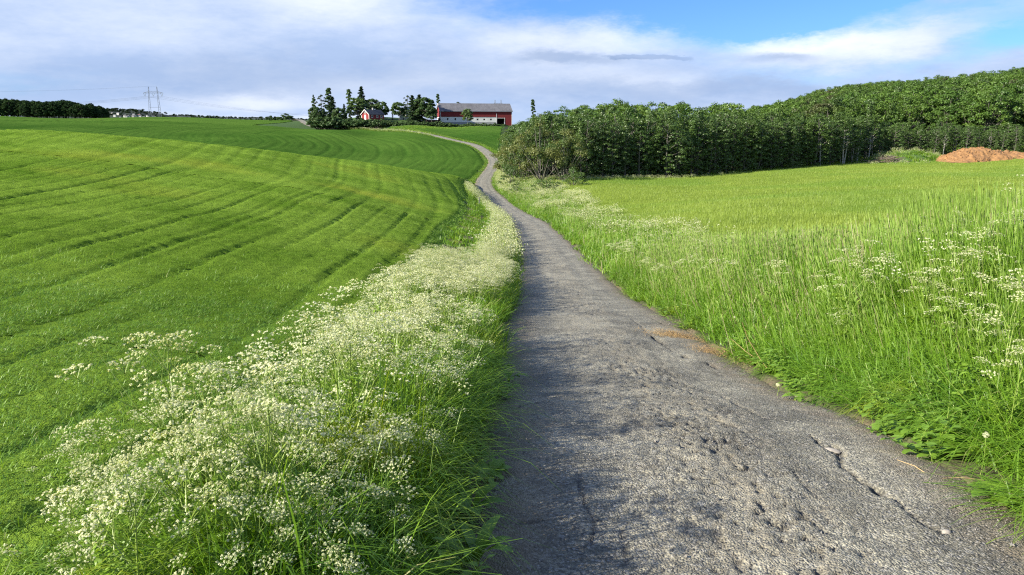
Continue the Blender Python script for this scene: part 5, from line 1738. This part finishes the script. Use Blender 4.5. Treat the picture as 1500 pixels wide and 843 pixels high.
for y0, y1, in ((-.5, Dp / 2), (Dp + .5, Dp / 2)):
    G = Geo(); zA, zB = eave - ov * sl - .18, ridge - .2
    G.add([(-.52, y0, zA), (-.47, y0, zA), (-.47, y1, zB), (-.52, y1, zB), (-.52, y0, zA + .36), (-.47, y0, zA + .36), (-.47, y1, zB + .36), (-.52, y1, zB + .36)],
          quads=[(0, 3, 2, 1), (4, 5, 6, 7), (0, 1, 5, 4), (2, 3, 7, 6), (1, 2, 6, 5), (3, 0, 4, 7)]); part('bargeboard', G, [M_trim], barn)
# doorway: a dark recess with a lintel
G = Geo(); G.box((27.6, 5.0, -1), (31.35, 5.2, 3.9)); G.box((27.6, .2, -1), (27.75, 5, 3.9)); G.box((31.2, .2, -1), (31.35, 5, 3.9)); G.box((27.76, .2, 3.8), (31.19, 5, 3.9)); part('doorway', G, [M_dark], barn)
G = Geo(); G.box((27.5, -.16, 3.72), (31.5, -.115, 3.9)); part('lintel', G, [M_trim], barn)
G = Geo(); G.box((27.6, .3, -1.2), (31.35, 5, -.3)); part('door_sill', G, [M_stone], barn)
# dark lean-to on the left
shed = empty('lean_to', (bx0, by0, bz - .3), math.radians(13), label='dark low lean-to against the left end of the barn', category='shed')
G = Geo(); G.box((-6.0, .8, -1.0), (-5.8, 9, 2.9)); G.box((-5.79, .8, -1), (-.3, 1.0, 2.9)); G.box((-5.79, 8.8, -1), (-.3, 9, 2.9)); part('wall', G, [flat_mat('dark_boards', (0.07, 0.022, 0.022), (0.05, 0.02, 0.02))], shed)
G = Geo(); G.add([(-6.3, .5, 2.9), (-.2, .5, 3.7), (-.2, 9.3, 3.7), (-6.3, 9.3, 2.9), (-6.3, .5, 3.05), (-.2, .5, 3.85), (-.2, 9.3, 3.85), (-6.3, 9.3, 3.05)],
                 quads=[(0, 3, 2, 1), (4, 5, 6, 7), (0, 1, 5, 4), (2, 3, 7, 6), (1, 2, 6, 5), (3, 0, 4, 7)]); part('roof', G, [M_darkroof], shed)


def cottage(name, loc, rz, w, l, wall_h, rise, wallm, roofm, label, gable_wins, side_wins, door=None, cat='cottage', chimney=None):
    """local x across the gable (front at y=0), y along the ridge"""
    o = empty(name, loc, rz, label=label, category=cat)
    G = Geo(); t = .2
    G.box((-w / 2, .005, -1.5), (-w / 2 + t, l - .005, wall_h)); G.box((w / 2 - t, .005, -1.5), (w / 2, l - .005, wall_h))
    for y in (0, l - t):
        G.box((-w / 2 + t, y, -1.5), (w / 2 - t, y + t, wall_h))
        V = [(-w / 2, y, wall_h), (w / 2, y, wall_h), (0, y, wall_h + rise), (-w / 2, y + t, wall_h), (w / 2, y + t, wall_h), (0, y + t, wall_h + rise)]
        G.add(V, quads=[(0, 2, 5, 3), (1, 4, 5, 2)], tris=[(0, 1, 2), (3, 5, 4)])
    part('wall', G, [wallm], o)
    G = Geo(); s = rise / (w / 2); ov = .35
    for sg in (-1, 1):
        xa, za = sg * (w / 2 + ov), wall_h - ov * s + .03; zb = wall_h + rise + .03
        V = [(xa, -.4, za), (0, -.4, zb), (0, l + .4, zb), (xa, l + .4, za)]; V += [(a, b, c + .16) for a, b, c in V]
        G.add(V, quads=[(0, 3, 2, 1), (4, 5, 6, 7), (0, 1, 5, 4), (2, 3, 7, 6), (1, 2, 6, 5), (3, 0, 4, 7)])
    rf = part('roof', G, [roofm], o)
    if chimney is not None:
        G = Geo(); G.box((-.35, chimney, wall_h + rise - .4), (.35, chimney + .7, wall_h + rise + 1.0)); part('chimney', G, [M_stone], rf)
    for sg in (-1, 1):
        G = Geo(); xa, za = sg * (w / 2 + ov), wall_h - ov * s - .12; zb = wall_h + rise - .12
        V = [(xa, -.46, za), (0, -.46, zb), (0, -.41, zb), (xa, -.41, za)]; V += [(a, b, c + .34) for a, b, c in V]
        G.add(V, quads=[(0, 3, 2, 1), (4, 5, 6, 7), (0, 1, 5, 4), (2, 3, 7, 6), (1, 2, 6, 5), (3, 0, 4, 7)]); part('bargeboard', G, [M_trim], o)
        G = Geo(); G.box((sg * w / 2 - .11, -.04, -1.5), (sg * w / 2 + .11, .0, wall_h - .1)); part('corner_board', G, [M_trim], o)
    def window(px_, pz, ww, wh, side):
        G = Geo(); f = .13
        G.box((-ww / 2, -.05, 0), (-ww / 2 + f, 0, wh)); G.box((ww / 2 - f, -.05, 0), (ww / 2, 0, wh)); G.box((-ww / 2 + f, -.05, 0), (ww / 2 - f, 0, f)); G.box((-ww / 2 + f, -.05, wh - f), (ww / 2 - f, 0, wh)); G.box((-.03, -.045, f), (.03, -.002, wh - f))
        wo_ = part('window', G, [M_trim], o)
        if side: wo_.location = (w / 2 + .004, px_, pz); wo_.rotation_euler[2] = math.pi / 2
        else: wo_.location = (px_, -.004, pz)
        for sg in (-1, 1):
            G = Geo(); xa, xb = sorted((sg * .03, sg * (ww / 2 - f))); G.box((xa, -.02, f), (xb, -.005, wh - f)); part('pane', G, [M_glass], wo_)
    for a in gable_wins: window(*a, False)
    for a in side_wins: window(*a, True)
    if door:
        G = Geo(); G.box((door[0] - .55, -.07, -.3), (door[0] + .55, -.004, 2.0)); d_ = part('door', G, [M_trim], o)
        G = Geo(); G.box((door[0] + .35, -.12, .8), (door[0] + .42, -.075, .95)); part('handle', G, [M_steel], d_)
    return o


c0 = W(535.2, 175.2, 360)
cottage('red_cottage', (c0[0], c0[1], c0[2] + .1), math.radians(-35), 4.9, 10.0, 2.3, 2.0, M_redc, M_darkroof, 'small red cottage with white trim and dark roof among the farm trees',
        [(0, 2.7, 1.1, 1.0)], [(2.0, .7, 1.3, 1.2), (5.4, .7, 1.3, 1.2), (8.2, .7, 1.3, 1.2)], door=(0, 0), chimney=4.8)
c1 = W(596, 179, 378)
cottage('white_house', (c1[0], c1[1], c1[2]), math.radians(-20), 7.5, 10.0, 4.6, 2.6, M_white, M_darkroof, 'white two-storey farmhouse half hidden behind dark trees',
        [(-1.8, .8, 1.1, 1.3), (1.8, .8, 1.1, 1.3), (-1.8, 3.0, 1.1, 1.2), (1.8, 3.0, 1.1, 1.2)], [(2.5, .8, 1.1, 1.3), (6.5, .8, 1.1, 1.3)], cat='house')

# ------------------------------------------------------------------ power line
def pylon(px, ptop, pbase, Y, span_px, wide_px, label, rz=0.0):
    """two-legged lattice portal pylon"""
    x, _, zt = W(px, ptop, Y); zb = W(px, pbase, Y)[2] - 2
    H = zt - zb; u = Y / F
    sp = span_px * u; ww = wide_px * u
    o = empty('power_pylon', (x, Y, zb), rz, label=label, category='pylon')
    th = .17 * Y / 700
    arm = H * .80
    for sg in (-1, 1):
        G = Geo(); bw = .9 * Y / 700
        xt, xb = sg * sp / 2, sg * (sp / 2 + H * .03)
        for e in (-1, 1):
            G.tube([(xb + e * bw * 1.35, 0, 0), (xt + e * bw * .25, 0, H * .97)], [th, th * .8], 4)
        nz = 14
        for i in range(nz):
            t0, t1 = i / nz, (i + 1) / nz; e = 1 if i % 2 else -1
            def X_(t, e): return (xb + (xt - xb) * t) + e * bw * (1.35 - 1.1 * t)
            G.tube([(X_(t0, e), 0, H * .97 * t0), (X_(t1, -e), 0, H * .97 * t1)], [th * .5] * 2, 3, cap=False)
        G.tube([(xt, 0, H * .96), (xt, 0, H)], [th * .8, th * .4], 4)
        part('mast', G, [M_steel], o)
    G = Geo()
    G.tube([(-ww / 2, 0, arm), (ww / 2, 0, arm)], [th, th], 4)
    G.tube([(-ww / 2, 0, arm), (-sp / 2, 0, arm + H * .05), (sp / 2, 0, arm + H * .05), (ww / 2, 0, arm)], [th * .7] * 4, 4)
    for i in range(12):
        t0 = -.5 + i / 12; t1 = t0 + 1 / 12
        zz0 = arm + (H * .05 if i % 2 else 0) * (1 if abs(t0 * ww) < sp / 2 + .1 else .3); zz1 = arm + (0 if i % 2 else H * .05) * (1 if abs(t1 * ww) < sp / 2 + .1 else .3)
        G.tube([(t0 * ww, 0, zz0), (t1 * ww, 0, zz1)], [th * .4] * 2, 3, cap=False)
    part('crossarm', G, [M_steel], o)
    for f in (.38, .06):
        G = Geo(); z = H * f; hwid = sp / 2 + H * .03 * (1 - f)
        G.tube([(-hwid, 0, z), (hwid, 0, z)], [th * .7] * 2, 4); part('brace', G, [M_steel], o)
    for q in (-.43, 0, .43):
        for e in (-1, 1):
            G = Geo(); G.tube([(q * ww + e * ww * .07, 0, arm), (q * ww, 0, arm - H * .10)], [th * .9, th * .9], 4); part('insulator', G, [M_glassy], o)
    return o, x, Y, zb + arm - H * .10, ww, H, sp, zb


pA = pylon(223.3, 126.5, 173, 700, 11.8, 28, 'twin-legged lattice power pylon on the left skyline above the far village')
pB = pylon(729.5, 146, 178, 560, 8.5, 20, 'small twin-topped power pylon showing over the right end of the barn roof')


def wire(name, a, b, sag, label, rad=.05):
    a, b = np.array(a), np.array(b); P = []
    for i in range(25):
        t = i / 24; p = a * (1 - t) + b * t; p[2] -= sag * 4 * t * (1 - t); P.append(p)
    G = Geo(); G.tube(P, [rad] * 25, 3); o = link(name, G.mesh(name, [M_wire])); o['label'] = label; o['category'] = 'power cable'
    o['group'] = 'cables of the power line'


_, ax_, aY, az_, aw, aH, asp, azb = pA
for i, q in enumerate((-.43, 0, .43)):
    side_ = ['nearest left conductor', 'middle conductor', 'outer right conductor'][i]
    wire('power_cable', (ax_ + q * aw, aY, az_), W(-160 + 26 * i, 154 + 1.2 * i, 640), 4.0, 'thin power cable running left from the pylon over the dark wood, ' + side_, .06)
    wire('power_cable', (ax_ + q * aw, aY, az_), W(440 + 30 * i, 167 + i * 3.0, 1050), 3.0, 'thin power cable running right from the pylon towards the farm, ' + side_, .045)
for i, e in enumerate((-1, 1)):
    wire('power_cable', (ax_ + e * asp / 2, aY, azb + aH), W(-160, 134 + i, 640), 2.0, ['left', 'right'][i] + ' earth wire running left from the very top of the pylon', .025)

# ------------------------------------------------------------------ soil heap, brush pile, posts, stones
def heap(name, mat, cx, cy, rx_, ry_, h, seed, label, cat, rz=0.0, ridge_pts=None, lump=.24):
    n = 170; m = 60
    V = []
    for j in range(m):
        for i in range(n):
            u = -1 + 2 * i / (n - 1); v = -1 + 2 * j / (m - 1)
            x, y = u * rx_, v * ry_
            base = max(0, 1 - abs(v) ** 1.6)
            pr_ = np.interp((u + 1) / 2, [p[0] for p in ridge_pts], [p[1] for p in ridge_pts])
            z = h * pr_ * base ** .8
            V.append([x, y, z])
    V = np.array(V)
    nz = fbm(V[:, 0] * .5, V[:, 1] * .5, 5, seed, .55)
    V[:, 2] += nz * h * lump * np.clip(V[:, 2] / (h * .3), 0, 1)
    V[:, 1] += fbm(V[:, 0] * .35, V[:, 2] * .5, 3, seed + 5) * ry_ * .15
    V[:, 2] -= .35
    idx = np.arange(n * m).reshape(m, n)
    q = np.stack([idx[:-1, :-1], idx[:-1, 1:], idx[1:, 1:], idx[1:, :-1]], -1).reshape(-1, 4)
    o = link(name, np_mesh(name, V, [q], mat, smooth=True), None, (cx, cy, Hh(cx, cy)), rz); o['label'] = label; o['category'] = cat
    return o


M_soil = flat_mat('orange_soil', (0.38, 0.205, 0.080), (0.20, 0.105, 0.045), 1.3, .95, 1.0, 4.0)
x, y, _ = W(1450, 238, 162)
x0_ = W(1364, 238, 165)[0]; x1_ = W(1560, 238, 165)[0]
heap('soil_heap', M_soil, (x0_ + x1_) / 2, 162, (x1_ - x0_) / 2, 5.0, 3.3, 5, 'orange-brown heap of dug soil in front of the wood on the right', 'soil heap',
     ridge_pts=[(0, 0), (.06, .42), (.15, .74), (.24, .88), (.33, .90), (.40, .72), (.47, .55), (.55, .58), (.66, .50), (.8, .54), (.92, .4), (1, 0)])
clods = []
for i in range(5):
    r = np.random.default_rng(40 + i); V = np.array([(1, 0, 0), (-1, 0, 0), (0, 1, 0), (0, -1, 0), (0, 0, 1), (0, 0, -1)]) * r.uniform(.6, 1.2, (6, 1))
    clods.append(np_mesh('clod', V, [np.array([(0, 2, 4), (2, 1, 4), (1, 3, 4), (3, 0, 4), (2, 0, 5), (1, 2, 5), (3, 1, 5), (0, 3, 5)])], [M_soil]))
rq_ = np.random.default_rng(8); heap_o = bpy.data.objects['soil_heap']; nv = len(heap_o.data.vertices); co_ = np.empty(nv * 3, np.float32); heap_o.data.vertices.foreach_get('co', co_); co_ = co_.reshape(-1, 3)
pk = co_[(co_[:, 2] > -.28)]; pk = pk[rq_.integers(0, len(pk), 1500)] + np.array(heap_o.location) + rq_.normal(0, .12, (1500, 3)) * np.array([1, 1, .2])
s_ = rq_.uniform(.05, .2, 1500) * np.where(rq_.random(1500) < .08, 1.8, 1)
instancer('soil_clods', pk, rq_.uniform(0, 6, (1500, 3)), np.c_[s_, s_, s_ * .8], rq_.integers(0, 5, 1500), clods, label='loose clods lying on the orange-brown soil heap', category='soil')
M_weed = flat_mat('weedy_soil', (0.05, 0.11, 0.02), (0.09, 0.15, 0.035), .8, .95)
heap('grassy_mound', M_weed, W(1325, 238, 168)[0], 168, 9.5, 5.0, 2.6, 9, 'low mound overgrown with weeds left of the soil heap', 'mound', ridge_pts=[(0, 0), (.2, .5), (.45, .95), (.6, 1), (.8, .6), (1, 0)])
# weeds on the mound and in front of the heap
rw = np.random.default_rng(14)
n = 1000; X = rw.uniform(W(1255, 240, 166)[0], W(1560, 240, 160)[0], n); Y = rw.uniform(158.5, 172, n)
mx_ = (X - W(1325, 238, 168)[0]) / 9.5; my_ = (Y - 168) / 5.0
zm = 2.4 * np.clip(1 - mx_**2, 0, 1) * np.clip(1 - np.abs(my_)**1.6, 0, 1)
kp = (np.abs(mx_) < .95) & (np.abs(my_) < .95) | (Y < 160.5)
X, Y, zm = X[kp], Y[kp], zm[kp]
s = rw.uniform(.8, 1.6, len(X))
instancer('weeds', np.c_[X, Y, height(X, Y) + zm - .3], np.c_[np.zeros((len(X), 2)), rw.uniform(0, 6, len(X))], np.c_[s, s, s], rw.choice([0, 1, 2, 3, 0, 1, 2, 3, 4, 5], len(X)), g3 + dr, label='weeds and white flowers on the mound and before the soil heap', category='weeds')
# brush pile: cut branches, each one a piece of the pile
bp_x, bp_y = W(1293, 239, 166)[0], 164.0
M_brush = flat_mat('cut_branches', (0.24, 0.19, 0.15), (0.14, 0.105, 0.085), 2.0, .95)
pile = empty('brush_pile', (bp_x, bp_y, Hh(bp_x, bp_y)), 0, label='grey-brown pile of cut branches at the foot of the wood', category='brush pile')
for i in range(110):
    u = rw.normal(0, .42); cx_ = np.clip(u, -1, 1) * 5.6; h0 = 1.9 * (1 - abs(np.clip(u, -1, 1))) * rw.uniform(.1, 1)
    th = rw.normal(.12, .5); Lb = rw.uniform(1.2, 3.6); ph = rw.normal(.1, .28)
    d_ = np.array([math.cos(th) * math.cos(ph), math.sin(th) * math.cos(ph), math.sin(ph)])
    c_ = np.array([cx_, rw.normal(0, 1.0), h0 + .1]); rd = rw.uniform(.03, .075)
    G = Geo(); G.tube([c_ - d_ * Lb / 2, c_ + np.array([0, 0, .06]), c_ + d_ * Lb / 2], [rd, rd * .8, rd * .4], 4); part('branch', G, [M_brush], pile)

# grey marker post by the bend
x, y, z = hit(702, 303)
po = link('marker_post', Geo().tube([(0, 0, 0), (.01, 0, .55), (0, 0, 1.15)], [.06, .055, .05], 7).mesh('marker_post', [flat_mat('grey_wood', (0.30, 0.29, 0.27), (0.2, 0.19, 0.18), 4)]), None, (x, y, z - .1))
po['label'] = 'weathered grey post between the flowers left of the bend'; po['category'] = 'post'


def stone(px, py, size, seed, label, mat, flat=.55, rz=0.0):
    r = np.random.default_rng(seed)
    import bmesh
    bm = bmesh.new(); bmesh.ops.create_icosphere(bm, subdivisions=3, radius=1.0)
    for v in bm.verts:
        p = np.array(v.co); k = 1 + .22 * float(fbm(np.array([p[0] * 1.3 + seed]), np.array([p[1] * 1.3 + p[2]]), 3, seed)[0])
        v.co = (p[0] * k * size[0], p[1] * k * size[1], max(-.3, p[2] * k) * size[2])
    me = bpy.data.meshes.new('stone'); bm.to_mesh(me); bm.free(); me.materials.append(mat)
    me.polygons.foreach_set('use_smooth', np.ones(len(me.polygons), bool))
    x, y, z = hit(px, py); pos_ = road_dist(np.array([x]), np.array([y]))
    zr = float(road_z(pos_[1])[0]) + .02 if abs(pos_[0][0]) < ROADW / 2 else z
    o = link('stone', me, None, (x, y, zr), rz); o['label'] = label; o['category'] = 'stone'
    return o


M_flint = flat_mat('pale_stone', (0.36, 0.33, 0.28), (0.22, 0.20, 0.18), 25, .8, .4, 60)
stone(1219, 664, (.060, .026, .016), 3, 'pale elongated stone lodged in the crack near the right edge of the road', M_flint, rz=-.75)
stone(1386, 786, (.026, .020, .020), 6, 'small pale stone at the lower end of the long crack', M_flint)
stone(1060, 722, (.016, .014, .012), 8, 'small tan pebble on the worn middle of the road', M_flint)
# loose gravel
rg = np.random.default_rng(19)
n = 15000
k_u = np.where(rg.random(n) < .55, rg.normal(.05, .5, n), rg.choice([-1, 1], n) * rg.uniform(1.1, 1.65, n))
iy = rg.uniform(0, 1, n) ** 1.5
S_ = np.interp(1.8 + 16 * iy, road_s[:, 1], road_t)
cx_, cy_, cz_ = (np.interp(S_, road_t, road_s[:, c]) for c in range(3)); tx_, ty_ = np.interp(S_, road_t, tan[:, 0]), np.interp(S_, road_t, tan[:, 1])
X = cx_ + ty_ * k_u; Y = cy_ - tx_ * k_u
Z = cz_ + .035 * (1 - (k_u / hw)**2) - .07 * np.clip((np.abs(k_u) - hw + .25) / .37, 0, 1)**2 - .02 * (np.exp(-((k_u + .75) / .22)**2) + np.exp(-((k_u - .72) / .24)**2))
peb = []
for i in range(6):
    r = np.random.default_rng(i); V = np.array([(1, 0, 0), (-1, 0, 0), (0, 1, 0), (0, -1, 0), (0, 0, 1), (0, 0, -1)]) * r.uniform(.6, 1.2, (6, 1)) * np.array([1, .8, .6])
    peb.append(np_mesh('pebble', V, [np.array([(0, 2, 4), (2, 1, 4), (1, 3, 4), (3, 0, 4), (2, 0, 5), (1, 2, 5), (3, 1, 5), (0, 3, 5)])], [flat_mat('gravel', (0.24, 0.23, 0.21), (0.12, 0.12, 0.12), 40) if i % 2 else M_flint]))
s = rg.uniform(.0022, .0075, n) * np.where(rg.random(n) < .04, 1.8, 1)
instancer('gravel', np.c_[X, Y, Z + s * .3], rg.uniform(0, 6, (n, 3)), np.c_[s, s, s], rg.integers(0, 6, n), peb, label='loose gravel scattered on the worn road surface', category='gravel')

# dried cut grass on the right edge of the road
def straw(name, px, py, rx_, ry_, n, seed, label):
    r = np.random.default_rng(seed); x, y, z = hit(px, py); G = Geo()
    for i in range(n):
        c = np.r_[r.normal(0, rx_ / 2), r.normal(0, ry_ / 2), r.uniform(.0, .035)]; th = r.normal(-.5, .7); Ls = r.uniform(.04, .14); d_ = np.array([math.cos(th), math.sin(th), r.normal(0, .12)])
        sd = np.array([-d_[1], d_[0], 0]) * r.uniform(.0015, .0035)
        m_ = c + d_ * Ls * .5 + np.array([0, 0, .012]); e_ = c + d_ * Ls
        G.add([c - sd, c + sd, m_ + sd, m_ - sd, e_], quads=[(0, 1, 2, 3)], tris=[(3, 2, 4)], val=r.uniform(0, 1))
    q_ = road_dist(np.array([x]), np.array([y])); zr = float(road_z(q_[1])[0]) - .01
    o = link(name, G.mesh(name, [M_dry]), None, (x, y, max(z, zr) + .01), -.9); o['kind'] = 'stuff'; o['label'] = label; o['category'] = 'dry grass'


straw('dried_grass_clump', 990, 494, .55, .26, 1500, 1, 'larger clump of orange dried grass on the right edge of the road')
straw('dried_grass_clump', 1046, 516, .38, .2, 700, 2, 'smaller clump of orange dried grass nearer the viewer on the road edge')
straw('dried_grass_clump', 1120, 540, .5, .2, 160, 3, 'thin scatter of straw where the grass meets the road')

# dandelion clocks
def dandelion(px, py, h, label, seed):
    r = np.random.default_rng(seed); x, y, z = hit(px, py, h * .5)
    o = link('dandelion_clock', Geo().tube([(0, 0, 0), (.01, .0, h * .5), (0, 0, h)], [.0028, .0024, .002], 4, val=.6).mesh('dandelion_stem', [M_stem]), None, (x, y, z))
    d_ = r.normal(0, 1, (110, 3)); d_ /= np.linalg.norm(d_, axis=1)[:, None]
    V, Q = quads_cloud(d_ * .021 + np.array([0, 0, h]), d_, .0085, r); G = Geo(); G.add(V, quads=Q, mat=0, val=.9); link('seed_head', G.mesh('seed_head', [M_petal]), o)
    o['label'] = label; o['category'] = 'dandelion'


dandelion(1075, 480, .34, 'white dandelion clock at the right road edge beside the straw', 1)
dandelion(1139, 572, .12, 'low dandelion clock where the grass meets the gravel', 2)
dandelion(1180, 455, .5, 'dandelion clock among the grass behind the bare dead stalk', 3)
dandelion(1440, 668, .3, 'pale dandelion clock beside the big lobed leaf at the lower right', 4)


def broad_plant(name, px, py, n, L, wd, label, seed, lobed=False, up=.8, rz=0.0, mat=None):
    """rosette of large leaves, each leaf its own part"""
    r = np.random.default_rng(seed); x, y, z = hit(px, py)
    stem = Geo(); leaves_ = []
    for i in range(n):
        th = rz + i * 2.4 + r.normal(0, .2); d_ = np.array([math.cos(th), math.sin(th), 0]); sd = np.array([-d_[1], d_[0], 0])
        l = L * r.uniform(.7, 1.15); el_ = up * r.uniform(.6, 1.2)
        k = 9; pts_l, pts_r, mid_ = [], [], []
        for j in range(k):
            t = j / (k - 1)
            c = d_ * l * (.15 + .85 * t) * math.cos(el_ * (1 - t * .5)) + np.array([0, 0, l * (math.sin(el_) * t - .45 * t * t)]) + np.array([0, 0, .05])
            w_ = wd * l * (math.sin(math.pi * min(1, (t * .93 + .07))) ** .7)
            if lobed: w_ *= 1.25 if j % 2 else .72
            rip = .12 * w_ * math.sin(j * 2.3 + i)
            mid_.append(c); pts_l.append(c + sd * w_ + np.array([0, 0, .22 * w_ + rip])); pts_r.append(c - sd * w_ + np.array([0, 0, .22 * w_ - rip]))
        V = np.array(pts_l + mid_ + pts_r)
        Q = [(j, j + 1, k + j + 1, k + j) for j in range(k - 1)] + [(k + j, k + j + 1, 2 * k + j + 1, 2 * k + j) for j in range(k - 1)]
        G = Geo(); G.add(V, quads=Q, val=r.uniform(.1, .8)); leaves_.append(G)
        stem.tube([(0, 0, -.02), tuple(mid_[0] * .6), tuple(mid_[0])], [.006, .005, .004], 4, val=.5)
    o = link(name, stem.mesh('stalks', [M_stem]), None, (x, y, z)); o['label'] = label; o['category'] = 'leafy plant'
    for G in leaves_: link('leaf', G.mesh('leaf', [mat or M_broad], True), o)
    return o


broad_plant('coltsfoot', 1418, 672, 7, .26, .36, 'large lobed green leaves at the right road edge, lower right', 1, True, .7)
broad_plant('dock_plant', 1345, 640, 6, .17, .30, 'small bright leafy plant above the straw stalk at the right edge', 2, True, .5)
broad_plant('dock_plant', 1455, 735, 7, .18, .30, 'small yellow-green leafy plant in the lower right corner of the verge', 3, True, .5)
broad_plant('dock_plant', 698, 830, 8, .26, .13, 'long upright dock leaves at the left road edge, bottom of the picture', 4, False, 1.1)
broad_plant('dock_plant', 690, 755, 8, .22, .15, 'broad dock leaves on the left road edge', 5, False, .8)
broad_plant('nettle_plant', 715, 705, 9, .17, .26, 'small jagged-leaved plant hanging over the left road edge', 6, True, .6)
broad_plant('dock_plant', 1165, 588, 6, .13, .32, 'flat little leafy plant on the gravel at the right road edge', 7, True, .4)
broad_plant('dock_plant', 745, 560, 6, .22, .16, 'dark dock leaves under the flowers halfway along the left edge', 8, False, .9)

# single dead stalks
def stalk(pts, r0, label, seed):
    P = [np.array(hit(a, b, hh)) + np.array([0, 0, hh]) for a, b, hh in pts]
    G = Geo(); G.tube(P, np.linspace(r0, r0 * .5, len(P)), 4, val=1.0); c = P[0]
    G.V = [v - c for v in G.V]
    o = link('dead_stalk', G.mesh('dead_stalk', [M_dry]), None, tuple(c)); o['label'] = label; o['category'] = 'dead stalk'


def stalk3(px, py, vec, r0, label):
    """a dead stalk rooted at a point on the ground, bending along vec (list of offsets in metres)"""
    x, y, z = hit(px, py); P = [np.zeros(3)] + [np.array(v, float) for v in vec]
    G = Geo(); G.tube(P, np.linspace(r0, r0 * .5, len(P)), 4, val=1.0)
    o = link('dead_stalk', G.mesh('dead_stalk', [M_dry]), None, (x, y, z + .02)); o['label'] = label; o['category'] = 'dead stalk'


stalk3(1128, 548, [(-.12, .05, .16), (-.28, .10, .42), (-.36, .1, .62)], .005, 'tall bleached stalk leaning left out of the grass beside the straw')
stalk3(1120, 536, [(-.2, .15, .12), (-.36, .35, .25)], .005, 'second bleached stalk lying against the grass edge')
stalk3(1366, 705, [(-.06, .12, .03), (-.12, .24, .02)], .004, 'short straw-coloured stalk lying on the gravel at the lower right')
stalk3(1440, 708, [(-.14, .0, .02), (-.27, .01, .01)], .003, 'thin straw lying across the gravel below the lobed leaves')

print('done', round(time.time() - T0, 1))
